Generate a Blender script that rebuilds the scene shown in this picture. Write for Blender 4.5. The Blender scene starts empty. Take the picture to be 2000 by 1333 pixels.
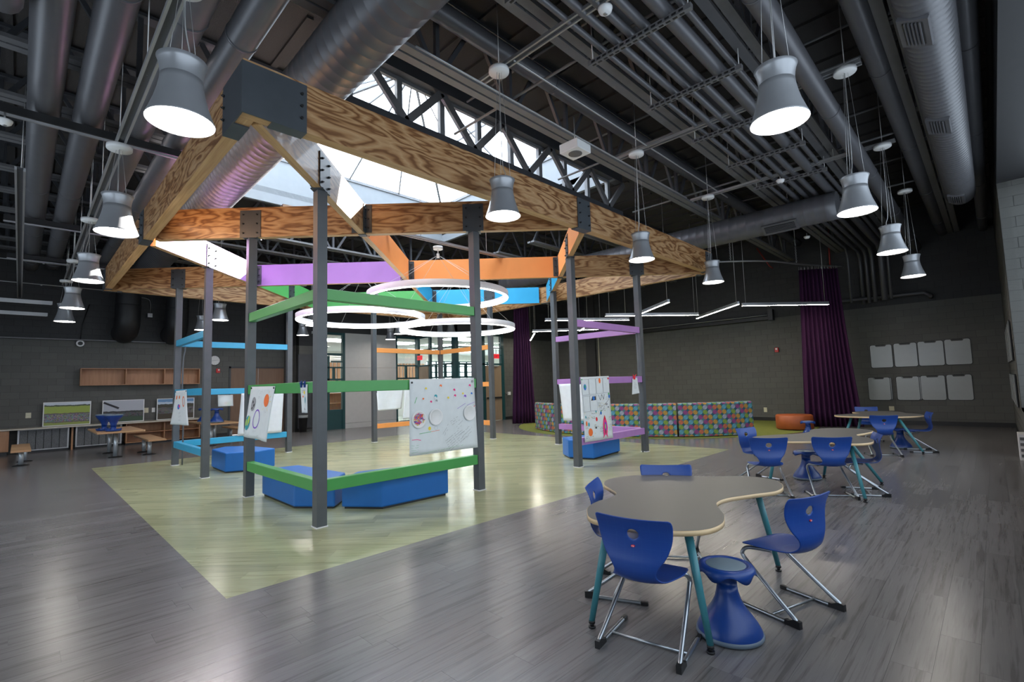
import bpy, math, random
from mathutils import Vector, Matrix
random.seed(7)
S = bpy.context.scene
COL = S.collection
PI = math.pi
# ---------------------------------------------------------------- camera
yaw, pitch, roll = 0.7847, 0.0809, -0.0289
fw = Vector((math.cos(pitch)*math.cos(yaw), math.cos(pitch)*math.sin(yaw), math.sin(pitch)))
rt = Vector((math.sin(yaw), -math.cos(yaw), 0)); up = rt.cross(fw)
r2 = rt*math.cos(roll) + up*math.sin(roll); u2 = up*math.cos(roll) - rt*math.sin(roll)
cam_d = bpy.data.cameras.new('camera'); cam = bpy.data.objects.new('camera', cam_d); COL.objects.link(cam)
cam.matrix_world = Matrix(((r2.x, u2.x, -fw.x, 0), (r2.y, u2.y, -fw.y, 0), (r2.z, u2.z, -fw.z, 1.6), (0, 0, 0, 1)))
cam_d.sensor_width = 36; cam_d.lens = 17.097; cam_d.shift_x = 0.0053; cam_d.shift_y = 0.0044
cam_d.clip_start = 0.05; cam_d.clip_end = 200
S.camera = cam
# ---------------------------------------------------------------- sky, sun, exposure
W = bpy.data.worlds.new('sky'); S.world = W; W.use_nodes = True
bg = W.node_tree.nodes['Background']; bg.inputs[0].default_value = (0.80, 0.90, 1.0, 1); bg.inputs[1].default_value = 6.0
sun_d = bpy.data.lights.new('sun', 'SUN'); sun = bpy.data.objects.new('sun', sun_d); COL.objects.link(sun)
sun_d.energy = 85; sun_d.angle = 0.01; sun_d.color = (1.0, 0.93, 0.84)
sun.rotation_euler = Vector((1.8, 0.28, 1.0)).to_track_quat('Z', 'Y').to_euler()
sun.location = (20, 12, 20)
def portal(name, loc, rot, sx, sy):
    d = bpy.data.lights.new(name, 'AREA'); d.shape = 'RECTANGLE'; d.size = sx; d.size_y = sy
    o = bpy.data.objects.new(name, d); COL.objects.link(o); o.location = loc; o.rotation_euler = rot
    d.cycles.is_portal = True
portal('skylight_portal', (6.75, 9.8, 7.8), (0, 0, 0), 6.9, 6.8)
portal('window_portal', (5.5, -0.62, 2.6), (PI/2, 0, 0), 15.0, 3.2)
portal('window_portal', (-3.2, 9.0, 2.6), (0, -PI/2, 0), 3.2, 14.0)
S.view_settings.view_transform = 'Standard'; S.view_settings.look = 'None'
S.view_settings.exposure = 0.4; S.view_settings.gamma = 1.0; S.view_settings.use_curve_mapping = False

# ---------------------------------------------------------------- helpers
ROOT = {}
def rootloc(o):
    return ROOT.get(o.name, Vector((0, 0, 0))) if o else Vector((0, 0, 0))
def tag(o, label=None, cat=None, group=None, kind=None):
    if label: o['label'] = label
    if cat: o['category'] = cat
    if group: o['group'] = group
    if kind: o['kind'] = kind
    return o
def thing(name, label, cat, loc=(0, 0, 0), rotz=0, group=None):
    o = bpy.data.objects.new(name, None); COL.objects.link(o)
    o.empty_display_size = 0.1
    o.location = loc; o.rotation_euler = (0, 0, rotz)
    ROOT[o.name] = Vector(loc)
    return tag(o, label, cat, group)
def copy_tree(o, parent=None):
    c = o.copy(); COL.objects.link(c)
    if parent: c.parent = parent
    for ch in o.children: copy_tree(ch, c)
    return c
def dup(o, loc, rotz, label, group=None):
    c = copy_tree(o); c.location = loc; c.rotation_euler = (0, 0, rotz); c['label'] = label
    if group: c['group'] = group
    return c
def catmull(pts, n=6, closed=False):
    out = []; P = [Vector(p) for p in pts]; N = len(P)
    rng = range(N) if closed else range(N-1)
    for i in rng:
        if closed: a, b, c, d = P[(i-1) % N], P[i], P[(i+1) % N], P[(i+2) % N]
        else: a, b, c, d = P[max(i-1, 0)], P[i], P[i+1], P[min(i+2, N-1)]
        for k in range(n):
            t = k/n
            out.append(0.5*((2*b)+(c-a)*t+(2*a-5*b+4*c-d)*t*t+(3*b-a-3*c+d)*t**3))
    if not closed: out.append(P[-1])
    return out
class MB:
    def __init__(s): s.v = []; s.f = []; s.m = []; s.s = []; s.uv = {}
    def add(s, vs, fs, mi=0, smooth=False):
        b = len(s.v); s.v += [Vector(v) for v in vs]
        for f in fs: s.f.append([i+b for i in f]); s.m.append(mi); s.s.append(smooth)
        return s
    def box(s, c, d, rz=0, mi=0, ch=0.0):
        x, y, z = d[0]/2, d[1]/2, d[2]/2; c = Vector(c); R = Matrix.Rotation(rz, 3, 'Z')
        if ch > 0:
            vs = []; h = ch
            for sz in (-1, 1):
                for (a, b) in ((x-h, y), (x, y-h), (x, -(y-h)), (x-h, -y), (-(x-h), -y), (-x, -(y-h)), (-x, y-h), (-(x-h), y)):
                    vs.append((a, b, sz*(z-h)))
            for sz in (-1, 1):
                for (a, b) in ((x-h, y-h), (x-h, -(y-h)), (-(x-h), -(y-h)), (-(x-h), y-h)): vs.append((a, b, sz*z))
            fs = [[i, (i+1) % 8, 8+(i+1) % 8, 8+i][::-1] for i in range(8)]
            for base, top, flip in ((0, 16, True), (8, 20, False)):
                q = [[base+7, base+0, top+0, top+3], [base+1, base+2, top+1, top+0], [base+3, base+4, top+2, top+1], [base+5, base+6, top+3, top+2],
                     [base+0, base+1, top+0], [base+2, base+3, top+1], [base+4, base+5, top+2], [base+6, base+7, top+3], [top, top+1, top+2, top+3]]
                fs += [list(reversed(w)) if flip is False else w for w in q]
        else:
            vs = [(a*x, b*y, e*z) for e in (-1, 1) for (a, b) in ((-1, -1), (1, -1), (1, 1), (-1, 1))]
            fs = [[0, 3, 2, 1], [4, 5, 6, 7], [0, 1, 5, 4], [1, 2, 6, 5], [2, 3, 7, 6], [3, 0, 4, 7]]
        return s.add([c + R @ Vector(v) for v in vs], fs, mi)
    def bb(s, a, b, mi=0, ch=0.0):
        return s.box([(a[i]+b[i])/2 for i in range(3)], [abs(b[i]-a[i]) for i in range(3)], 0, mi, ch)
    def bar(s, p, q, w, h, upv=(0, 0, 1), mi=0):
        p = Vector(p); q = Vector(q); d = (q-p).normalized(); u = Vector(upv)
        if abs(d.dot(u)) > .99: u = Vector((1, 0, 0))
        sd = d.cross(u).normalized(); u = sd.cross(d)
        vs = [e + sd*a*w/2 + u*b*h/2 for e in (p, q) for (a, b) in ((-1, -1), (1, -1), (1, 1), (-1, 1))]
        return s.add(vs, [[0, 1, 2, 3][::-1], [4, 5, 6, 7], [0, 1, 5, 4], [1, 2, 6, 5], [2, 3, 7, 6], [3, 0, 4, 7]], mi)
    def tube(s, pts, r, seg=10, mi=0, caps=True, closed=False):
        P = [Vector(p) for p in pts]; rr = list(r) if isinstance(r, (list, tuple)) else [r]*len(P)
        if not closed:      # cut long straight runs into short ones (clean smooth shading)
            Q, q2 = [P[0]], [rr[0]]
            for a, b, ra, rb in zip(P, P[1:], rr, rr[1:]):
                k = max(1, int((b-a).length/.7)) if max(ra, rb) > .012 else 1
                for j in range(1, k+1): Q.append(a.lerp(b, j/k)); q2.append(ra+(rb-ra)*j/k)
            P, rr = Q, q2
        N = len(P)
        vs = []; prev = None
        for i in range(N):
            if closed: t = (P[(i+1) % N]-P[i-1]).normalized()
            else: t = (P[min(i+1, N-1)]-P[max(i-1, 0)]).normalized()
            if prev is None:
                a = Vector((0, 0, 1)) if abs(t.z) < .9 else Vector((1, 0, 0)); n = (a - t*a.dot(t)).normalized()
            else: n = (prev - t*prev.dot(t)).normalized()
            prev = n; b = t.cross(n)
            for k in range(seg):
                a = 2*PI*k/seg; vs.append(P[i] + (n*math.cos(a)+b*math.sin(a))*rr[i])
        fs = []
        for i in range(N if closed else N-1):
            j = (i+1) % N
            for k in range(seg):
                k2 = (k+1) % seg; fs.append([i*seg+k, i*seg+k2, j*seg+k2, j*seg+k])
        s.add(vs, fs, mi, True)
        if caps and not closed:
            b0 = len(s.v)-N*seg
            s.f.append([b0+k for k in range(seg)][::-1]); s.m.append(mi); s.s.append(False)
            s.f.append([b0+(N-1)*seg+k for k in range(seg)]); s.m.append(mi); s.s.append(False)
        return s
    def cyl(s, p, q, r, seg=14, mi=0): return s.tube([p, q], r, seg, mi)
    def lathe(s, prof, c=(0, 0, 0), seg=24, mi=0, smooth=True):
        vs = []; N = len(prof)
        for (r, z) in prof:
            for k in range(seg):
                a = 2*PI*k/seg; vs.append((c[0]+r*math.cos(a), c[1]+r*math.sin(a), c[2]+z))
        fs = [[i*seg+k, i*seg+(k+1) % seg, (i+1)*seg+(k+1) % seg, (i+1)*seg+k] for i in range(N-1) for k in range(seg)]
        return s.add(vs, fs, mi, smooth)
    def prism(s, poly, z0, z1, mi=0, mside=None, smooth=False):
        n = len(poly); vs = [(p[0], p[1], z0) for p in poly]+[(p[0], p[1], z1) for p in poly]
        s.add(vs, [list(range(n))[::-1], list(range(n, 2*n))], mi)
        b = len(s.v)-2*n; ms = mi if mside is None else mside
        for i in range(n):
            j = (i+1) % n; s.f.append([b+i, b+j, b+n+j, b+n+i]); s.m.append(ms); s.s.append(smooth)
        return s
    def plate(s, pts, nrm, th, mi=0):
        # flat polygon (3D points) with thickness th along -nrm
        n = len(pts); N = Vector(nrm)*th; P = [Vector(p) for p in pts]
        s.add(P + [p-N for p in P], [list(range(n)), list(range(n, 2*n))[::-1]] + [[i, i+n, (i+1) % n+n, (i+1) % n] for i in range(n)], mi)
        return s
    def mesh(s, name, mats, off=(0, 0, 0)):
        me = bpy.data.meshes.new(name); off = Vector(off)
        me.from_pydata([v-off for v in s.v], [], s.f)
        mats = mats if isinstance(mats, (list, tuple)) else [mats]
        for m in mats: me.materials.append(m)
        me.polygons.foreach_set('material_index', s.m); me.polygons.foreach_set('use_smooth', s.s)
        me.update(); return me
    def build(s, name, mats, parent=None, label=None, local=False, kind=None):
        off = (0, 0, 0) if local else rootloc(parent)
        me = s.mesh(name, mats, off); o = bpy.data.objects.new(name, me); COL.objects.link(o)
        if parent: o.parent = parent
        ROOT[o.name] = rootloc(parent)
        if label: o['label'] = label
        if kind: o['kind'] = kind
        return o
    def top(s, name, mats, label, cat, group=None, loc=None):
        # one-mesh thing, origin at the middle of its base
        xs = [v.x for v in s.v]; ys = [v.y for v in s.v]; zs = [v.z for v in s.v]
        L = Vector(((min(xs)+max(xs))/2, (min(ys)+max(ys))/2, min(zs))) if loc is None else Vector(loc)
        me = s.mesh(name, mats, L); o = bpy.data.objects.new(name, me); COL.objects.link(o); o.location = L
        ROOT[o.name] = L
        return tag(o, label, cat, group)
def inst(name, me, loc, rot=(0, 0, 0), parent=None, world=True):
    o = bpy.data.objects.new(name, me); COL.objects.link(o)
    o.location = Vector(loc) - (rootloc(parent) if world else Vector((0, 0, 0))); o.rotation_euler = rot
    if parent: o.parent = parent
    return o
# ---------------------------------------------------------------- materials
def new_mat(name):
    m = bpy.data.materials.new(name); m.use_nodes = True; nt = m.node_tree
    return m, nt, nt.nodes['Principled BSDF']
def nd(nt, t, **kw):
    n = nt.nodes.new(t)
    for k, v in kw.items():
        if k in n.inputs.keys(): n.inputs[k].default_value = v
        else: setattr(n, k, v)
    return n
def ramp(nt, stops, interp='LINEAR'):
    r = nt.nodes.new('ShaderNodeValToRGB'); r.color_ramp.interpolation = interp
    while len(r.color_ramp.elements) < len(stops): r.color_ramp.elements.new(0.5)
    for e, (p, c) in zip(r.color_ramp.elements, stops): e.position = p; e.color = (*c, 1) if len(c) == 3 else c
    return r
def M(name, col, rough=.5, metal=0.0, var=.08, vs=6.0, bump=0.0, bs=200.0, coat=0.0, spec=None):
    m, nt, p = new_mat(name); L = nt.links.new
    tc = nd(nt, 'ShaderNodeTexCoord'); n = nd(nt, 'ShaderNodeTexNoise', Scale=vs, Detail=4.0); L(tc.outputs['Object'], n.inputs['Vector'])
    c1 = tuple(c*(1-var) for c in col); c2 = tuple(min(1, c*(1+var)) for c in col)
    r = ramp(nt, [(.3, c1), (.7, c2)]); L(n.outputs['Fac'], r.inputs[0]); L(r.outputs[0], p.inputs['Base Color'])
    p.inputs['Roughness'].default_value = rough; p.inputs['Metallic'].default_value = metal
    if coat: p.inputs['Coat Weight'].default_value = coat; p.inputs['Coat Roughness'].default_value = .15
    if spec is not None: p.inputs['Specular IOR Level'].default_value = spec
    if bump:
        nb = nd(nt, 'ShaderNodeTexNoise', Scale=bs, Detail=2.0); L(tc.outputs['Object'], nb.inputs['Vector'])
        b = nd(nt, 'ShaderNodeBump', Strength=bump, Distance=.01); L(nb.outputs['Fac'], b.inputs['Height']); L(b.outputs[0], p.inputs['Normal'])
    return m
def EM(name, col, s):
    m, nt, p = new_mat(name); p.inputs['Base Color'].default_value = (*col, 1)
    p.inputs['Emission Color'].default_value = (*col, 1); p.inputs['Emission Strength'].default_value = s; return m
def rnd(nt):
    oi = nd(nt, 'ShaderNodeObjectInfo'); g = nd(nt, 'ShaderNodeNewGeometry')
    a = nd(nt, 'ShaderNodeMath', operation='ADD'); f = nd(nt, 'ShaderNodeMath', operation='FRACT')
    nt.links.new(oi.outputs['Random'], a.inputs[0]); nt.links.new(g.outputs['Random Per Island'], a.inputs[1]); nt.links.new(a.outputs[0], f.inputs[0])
    return f.outputs[0], g
def plank_mat(name, ang, base, dark, light, rough):
    m, nt, p = new_mat(name); L = nt.links.new
    R, g = rnd(nt)
    mp = nd(nt, 'ShaderNodeMapping'); mp.inputs['Rotation'].default_value = (0, 0, -ang); L(g.outputs['Position'], mp.inputs['Vector'])
    sx = nd(nt, 'ShaderNodeSeparateXYZ'); L(mp.outputs[0], sx.inputs[0])
    k = nd(nt, 'ShaderNodeMath', operation='MULTIPLY'); k.inputs[1].default_value = 60.0; L(R, k.inputs[0])
    def streak(ax, ay, det):
        a = nd(nt, 'ShaderNodeMath', operation='MULTIPLY'); a.inputs[1].default_value = ax; L(sx.outputs['X'], a.inputs[0])
        b = nd(nt, 'ShaderNodeMath', operation='MULTIPLY'); b.inputs[1].default_value = ay; L(sx.outputs['Y'], b.inputs[0])
        c = nd(nt, 'ShaderNodeCombineXYZ'); L(a.outputs[0], c.inputs[0]); L(b.outputs[0], c.inputs[1]); L(k.outputs[0], c.inputs[2])
        n = nd(nt, 'ShaderNodeTexNoise', Scale=1.0, Detail=det, Roughness=.6); L(c.outputs[0], n.inputs['Vector']); return n
    n1 = streak(1.1, 26, 5.0); n2 = streak(2.2, 70, 3.0)
    r1 = ramp(nt, [(.36, dark), (.47, base), (.58, base), (.72, light)]); L(n1.outputs['Fac'], r1.inputs[0])
    r2_ = ramp(nt, [(.28, (.72, .72, .72)), (.45, (1, 1, 1)), (.62, (1.0, 1.0, 1.0)), (.8, (1.08, 1.07, 1.06))]); L(n2.outputs['Fac'], r2_.inputs[0])
    mx = nd(nt, 'ShaderNodeMix', data_type='RGBA', blend_type='MULTIPLY'); mx.inputs[0].default_value = 1.0
    L(r1.outputs[0], mx.inputs[6]); L(r2_.outputs[0], mx.inputs[7])
    rv = ramp(nt, [(0, (.86, .86, .86)), (1, (1.1, 1.1, 1.1))]); L(R, rv.inputs[0])
    m2 = nd(nt, 'ShaderNodeMix', data_type='RGBA', blend_type='MULTIPLY'); m2.inputs[0].default_value = 1.0
    L(mx.outputs[2], m2.inputs[6]); L(rv.outputs[0], m2.inputs[7]); L(m2.outputs[2], p.inputs['Base Color'])
    p.inputs['Roughness'].default_value = rough; p.inputs['Specular IOR Level'].default_value = .7
    b = nd(nt, 'ShaderNodeBump', Strength=.03, Distance=.001); L(n2.outputs['Fac'], b.inputs['Height']); L(b.outputs[0], p.inputs['Normal'])
    return m
def ply_mat(name, c1, c2, c3, freq=10.0):
    m, nt, p = new_mat(name); L = nt.links.new
    tc = nd(nt, 'ShaderNodeTexCoord'); oi = nd(nt, 'ShaderNodeObjectInfo')
    k = nd(nt, 'ShaderNodeVectorMath', operation='SCALE'); cc = nd(nt, 'ShaderNodeCombineXYZ')
    for i in range(3): L(oi.outputs['Random'], cc.inputs[i])
    L(cc.outputs[0], k.inputs[0]); k.inputs['Scale'].default_value = 37.0
    ad = nd(nt, 'ShaderNodeVectorMath', operation='ADD'); L(tc.outputs['Object'], ad.inputs[0]); L(k.outputs[0], ad.inputs[1])
    mp = nd(nt, 'ShaderNodeMapping'); mp.inputs['Scale'].default_value = (.8, .8, 3.7); L(ad.outputs[0], mp.inputs[0])
    n = nd(nt, 'ShaderNodeTexNoise', Scale=1.0, Detail=3.6, Roughness=.48, Distortion=.3); L(mp.outputs[0], n.inputs['Vector'])
    mu = nd(nt, 'ShaderNodeMath', operation='MULTIPLY'); mu.inputs[1].default_value = freq; L(n.outputs['Fac'], mu.inputs[0])
    fr = nd(nt, 'ShaderNodeMath', operation='FRACT'); L(mu.outputs[0], fr.inputs[0])
    r = ramp(nt, [(0, c1), (.12, c1), (.3, c2), (.55, c3), (.85, c2), (1.0, c1)]); L(fr.outputs[0], r.inputs[0])
    mp2 = nd(nt, 'ShaderNodeMapping'); mp2.inputs['Scale'].default_value = (6, 6, 160); L(ad.outputs[0], mp2.inputs[0])
    n2 = nd(nt, 'ShaderNodeTexNoise', Scale=1.0, Detail=3.0); L(mp2.outputs[0], n2.inputs['Vector'])
    r2_ = ramp(nt, [(.3, (.82, .8, .78)), (.6, (1, 1, 1))]); L(n2.outputs['Fac'], r2_.inputs[0])
    mx = nd(nt, 'ShaderNodeMix', data_type='RGBA', blend_type='MULTIPLY'); mx.inputs[0].default_value = 1.0
    L(r.outputs[0], mx.inputs[6]); L(r2_.outputs[0], mx.inputs[7]); L(mx.outputs[2], p.inputs['Base Color'])
    p.inputs['Roughness'].default_value = .42; p.inputs['Coat Weight'].default_value = .15
    return m
def grain_mat(name, c1, c2, sc=(2, 30, 30), rough=.45):
    m, nt, p = new_mat(name); L = nt.links.new
    tc = nd(nt, 'ShaderNodeTexCoord'); mp = nd(nt, 'ShaderNodeMapping'); mp.inputs['Scale'].default_value = sc; L(tc.outputs['Object'], mp.inputs[0])
    n = nd(nt, 'ShaderNodeTexNoise', Scale=1.0, Detail=5.0); L(mp.outputs[0], n.inputs['Vector'])
    r = ramp(nt, [(.3, c1), (.7, c2)]); L(n.outputs['Fac'], r.inputs[0]); L(r.outputs[0], p.inputs['Base Color']); p.inputs['Roughness'].default_value = rough
    return m
def block_mat(name, col, rough=.6):
    m, nt, p = new_mat(name); L = nt.links.new
    R, g = rnd(nt); n = nd(nt, 'ShaderNodeTexNoise', Scale=38.0, Detail=4.0); L(g.outputs['Position'], n.inputs['Vector'])
    r = ramp(nt, [(0, tuple(c*.92 for c in col)), (1, tuple(c*1.08 for c in col))]); L(R, r.inputs[0]); L(r.outputs[0], p.inputs['Base Color'])
    p.inputs['Roughness'].default_value = rough
    b = nd(nt, 'ShaderNodeBump', Strength=.5, Distance=.004); L(n.outputs['Fac'], b.inputs['Height']); L(b.outputs[0], p.inputs['Normal'])
    return m
def butcher_mat(name):
    m, nt, p = new_mat(name); L = nt.links.new
    tc = nd(nt, 'ShaderNodeTexCoord'); br = nt.nodes.new('ShaderNodeTexBrick')
    br.inputs['Color1'].default_value = (.42, .23, .11, 1); br.inputs['Color2'].default_value = (.58, .36, .19, 1); br.inputs['Mortar'].default_value = (.3, .16, .08, 1)
    br.inputs['Scale'].default_value = 1.0; br.inputs['Mortar Size'].default_value = .0015; br.inputs['Brick Width'].default_value = .45; br.inputs['Row Height'].default_value = .045
    L(tc.outputs['Object'], br.inputs['Vector']); L(br.outputs['Color'], p.inputs['Base Color']); p.inputs['Roughness'].default_value = .35
    return m
def brushed(name, col, rough, metal=.9):
    m = M(name, col, rough, metal, .06, 3.0); return m
def glass_mat(name, tint=(.95, .98, .97), gl=.12):
    m, nt, p = new_mat(name); L = nt.links.new
    out = nt.nodes['Material Output']; nt.nodes.remove(p)
    t = nd(nt, 'ShaderNodeBsdfTransparent'); t.inputs[0].default_value = (*tint, 1)
    g = nd(nt, 'ShaderNodeBsdfGlossy'); g.inputs['Roughness'].default_value = .02
    x = nd(nt, 'ShaderNodeMixShader'); x.inputs[0].default_value = gl*.4
    L(t.outputs[0], x.inputs[1]); L(g.outputs[0], x.inputs[2]); L(x.outputs[0], out.inputs[0])
    return m
def film_mat(name):
    m, nt, p = new_mat(name); out = nt.nodes['Material Output']; L = nt.links.new
    t = nd(nt, 'ShaderNodeBsdfTransparent'); x = nd(nt, 'ShaderNodeMixShader'); x.inputs[0].default_value = .35
    p.inputs['Base Color'].default_value = (.8, .85, .85, 1); p.inputs['Roughness'].default_value = .2
    L(t.outputs[0], x.inputs[1]); L(p.outputs[0], x.inputs[2]); L(x.outputs[0], out.inputs[0]); return m
def dots_mat(name):
    # printed upholstery: rows of coloured discs on a two-tone teal check, laid out on the UV map (1 unit = 1 disc)
    m, nt, p = new_mat(name); L = nt.links.new
    uv = nd(nt, 'ShaderNodeUVMap'); uv.uv_map = 'UVMap'
    fl = nd(nt, 'ShaderNodeVectorMath', operation='FLOOR'); L(uv.outputs[0], fl.inputs[0])
    fr = nd(nt, 'ShaderNodeVectorMath', operation='FRACTION'); L(uv.outputs[0], fr.inputs[0])
    ds = nd(nt, 'ShaderNodeVectorMath', operation='DISTANCE'); L(fr.outputs[0], ds.inputs[0]); ds.inputs[1].default_value = (.5, .5, 0)
    lt = nd(nt, 'ShaderNodeMath', operation='LESS_THAN'); L(ds.outputs['Value'], lt.inputs[0]); lt.inputs[1].default_value = .465
    sp = nd(nt, 'ShaderNodeSeparateXYZ'); L(fl.outputs[0], sp.inputs[0])
    a = nd(nt, 'ShaderNodeMath', operation='MULTIPLY'); L(sp.outputs['Y'], a.inputs[0]); a.inputs[1].default_value = 2.0
    wn = nd(nt, 'ShaderNodeMath', operation='ADD'); L(sp.outputs['X'], wn.inputs[0]); L(a.outputs[0], wn.inputs[1])
    yy = nd(nt, 'ShaderNodeMath', operation='MODULO'); L(sp.outputs['Y'], yy.inputs[0]); yy.inputs[1].default_value = 2.0
    y3 = nd(nt, 'ShaderNodeMath', operation='ADD'); L(wn.outputs[0], y3.inputs[0]); L(yy.outputs[0], y3.inputs[1])
    md = nd(nt, 'ShaderNodeMath', operation='WRAP'); L(y3.outputs[0], md.inputs[0]); md.inputs[1].default_value = 6.0; md.inputs[2].default_value = 0.0
    dv = nd(nt, 'ShaderNodeMath', operation='DIVIDE'); L(md.outputs[0], dv.inputs[0]); dv.inputs[1].default_value = 6.0
    ad = nd(nt, 'ShaderNodeMath', operation='ADD'); L(dv.outputs[0], ad.inputs[0]); ad.inputs[1].default_value = .02
    cols = [(.46, .12, .06), (.42, .24, .04), (.09, .29, .38), (.19, .29, .04), (.30, .32, .38), (.24, .05, .18)]
    r = ramp(nt, [(i/6, c) for i, c in enumerate(cols)], 'CONSTANT'); L(ad.outputs[0], r.inputs[0])
    sf = nd(nt, 'ShaderNodeSeparateXYZ'); L(fr.outputs[0], sf.inputs[0])
    sh = nd(nt, 'ShaderNodeMath', operation='ADD'); L(sf.outputs['X'], sh.inputs[0]); L(sf.outputs['Y'], sh.inputs[1])
    ck = nd(nt, 'ShaderNodeTexChecker', Scale=2.0); L(uv.outputs[0], ck.inputs['Vector'])
    ck.inputs['Color1'].default_value = (1.07, 1.07, 1.07, 1); ck.inputs['Color2'].default_value = (.90, .90, .90, 1)
    mx = nd(nt, 'ShaderNodeMix', data_type='RGBA', blend_type='MULTIPLY'); mx.inputs[0].default_value = 1.0; L(r.outputs[0], mx.inputs[6]); L(ck.outputs[0], mx.inputs[7])
    of = nd(nt, 'ShaderNodeVectorMath', operation='ADD'); L(uv.outputs[0], of.inputs[0]); of.inputs[1].default_value = (.5, .5, 0)
    c2 = nd(nt, 'ShaderNodeTexChecker', Scale=1.0); L(of.outputs[0], c2.inputs['Vector'])
    c2.inputs['Color1'].default_value = (.012, .085, .12, 1); c2.inputs['Color2'].default_value = (.07, .16, .17, 1)
    m3 = nd(nt, 'ShaderNodeMix', data_type='RGBA'); L(lt.outputs[0], m3.inputs[0]); L(c2.outputs[0], m3.inputs[6]); L(mx.outputs[2], m3.inputs[7])
    L(m3.outputs[2], p.inputs['Base Color']); p.inputs['Roughness'].default_value = .75; return m
MAT = {}
MAT['plank'] = plank_mat('grey_vinyl_plank', 0, (.165, .155, .155), (.112, .103, .103), (.195, .186, .186), .25)
MAT['green_plank'] = plank_mat('green_vinyl_plank', -PI/4, (.40, .405, .235), (.31, .31, .17), (.47, .47, .29), .20)
MAT['subfloor'] = M('subfloor', (.06, .055, .055), .8)
MAT['rug'] = M('green_carpet', (.19, .21, .035), .95, bump=.6, bs=900)
MAT['block_lo'] = block_mat('grey_painted_block', (.094, .094, .087))
MAT['block_hi'] = block_mat('charcoal_painted_block', (.028, .028, .030))
MAT['joint_lo'] = M('grey_mortar', (.07, .07, .066), .8); MAT['joint_hi'] = M('charcoal_mortar', (.02, .02, .022), .8)
MAT['deck'] = M('dark_acoustic_deck', (.040, .037, .036), .9, var=.35, vs=120, bump=.8, bs=120)
MAT['steel'] = M('charcoal_painted_steel', (.045, .048, .055), .45)
MAT['chord'] = M('lit_grey_chord', (.13, .13, .135), .45)  # lighter grey than the other steel: its lit look is in the colour
MAT['duct'] = M('grey_painted_duct', (.105, .105, .115), .38, .25, var=.05)
MAT['ductblack'] = M('black_painted_duct', (.016, .016, .018), .5)
MAT['post'] = M('grey_steel_post', (.082, .09, .098), .42)
MAT['plate'] = M('dark_steel_plate', (.045, .052, .06), .4)
MAT['zinc'] = brushed('zinc_strut', (.42, .42, .43), .5)
MAT['wire'] = brushed('steel_cable', (.5, .5, .5), .5)
MAT['ply'] = ply_mat('fir_plywood', (.17, .070, .022), (.34, .175, .070), (.46, .28, .135))
MAT['lvl'] = grain_mat('laminated_edge', (.42, .22, .08), (.62, .38, .17), (1.5, 40, 60))
def paint(n, c): return M(n, c, .4, var=.04, vs=2, bump=.05, bs=60)
MAT['purple'] = paint('purple_paint', (.34, .18, .44)); MAT['orange'] = paint('orange_paint', (.82, .30, .09))
MAT['green'] = paint('green_paint', (.085, .36, .10)); MAT['blue'] = paint('sky_blue_paint', (.035, .36, .62))
MAT['rail_purple'] = M('mauve_rail_paint', (.40, .20, .48), .32, var=.03); MAT['rail_orange'] = M('orange_rail_paint', (.83, .33, .09), .32, var=.03)
MAT['rail_green'] = M('green_rail_paint', (.065, .31, .075), .32, var=.03); MAT['rail_blue'] = M('blue_rail_paint', (.04, .36, .60), .32, var=.03)
MAT['alu'] = brushed('spun_aluminium', (.34, .35, .37), .34, .45)
MAT['lampdisc'] = EM('lamp_diffuser', (1, .93, .84), 27.0)
MAT['ring'] = EM('ring_diffuser', (1, .95, .90), 7.0)
MAT['linear'] = EM('linear_diffuser', (1, .92, .78), 70.0)
MAT['white'] = M('white_enamel', (.72, .72, .72), .4, var=.02)
MAT['offwhite'] = M('cream_metal', (.62, .58, .42), .4, var=.02)
MAT['wellwall'] = M('pale_painted_board', (.20, .225, .245), .6, var=.03)
MAT['glass'] = glass_mat('clear_glass'); MAT['tinted'] = glass_mat('tinted_glass', (.56, .57, .58)); MAT['roofglass'] = glass_mat('roof_glazing', (.97, .98, 1.0))  # tinted: grey tone added to the unseen room windows to weaken the daylight
MAT['mullion'] = M('grey_mullion', (.16, .17, .18), .5)
MAT['teal'] = M('teal_frame', (.010, .055, .062), .35, var=.04)
MAT['panelgrey'] = M('grey_wall_panel', (.46, .455, .445), .5, var=.03)
MAT['plastic'] = M('blue_plastic', (.008, .048, .24), .33, var=.05, bump=.04, bs=400)
MAT['chrome'] = brushed('satin_steel_tube', (.42, .45, .48), .28)
MAT['black'] = M('black_plastic', (.012, .012, .013), .4)
MAT['tealleg'] = M('teal_leg', (.05, .23, .27), .35, var=.03)
MAT['tabletop'] = M('graphite_laminate', (.105, .100, .092), .42, var=.06, vs=300)
MAT['tableedge'] = grain_mat('birch_edge', (.60, .42, .22), (.72, .54, .32), (4, 4, 120))
MAT['pad'] = M('grey_seat_pad', (.17, .23, .28), .45, var=.03)
MAT['greyrubber'] = M('grey_rubber_ring', (.13, .17, .22), .5)
MAT['vinyl'] = M('blue_vinyl', (.008, .135, .46), .42, var=.03, bump=.08, bs=500)
MAT['orangevinyl'] = M('orange_vinyl', (.36, .085, .022), .5)
MAT['dots'] = dots_mat('dotted_upholstery')
MAT['curtain'] = M('purple_velvet', (.042, .011, .042), .9, var=.15, vs=30, bump=.3, bs=300, spec=.2)
MAT['paper'] = M('white_paper', (.66, .70, .72), .7, var=.03, vs=10)
MAT['oak'] = grain_mat('oak_veneer', (.34, .165, .078), (.44, .23, .12), (14, 14, 1.5))
MAT['oakdoor'] = grain_mat('brown_door', (.17, .095, .060), (.21, .125, .08), (40, 40, 1.2))
MAT['tandoor'] = grain_mat('tan_door', (.24, .17, .11), (.29, .21, .14), (30, 30, 1.2))
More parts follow.
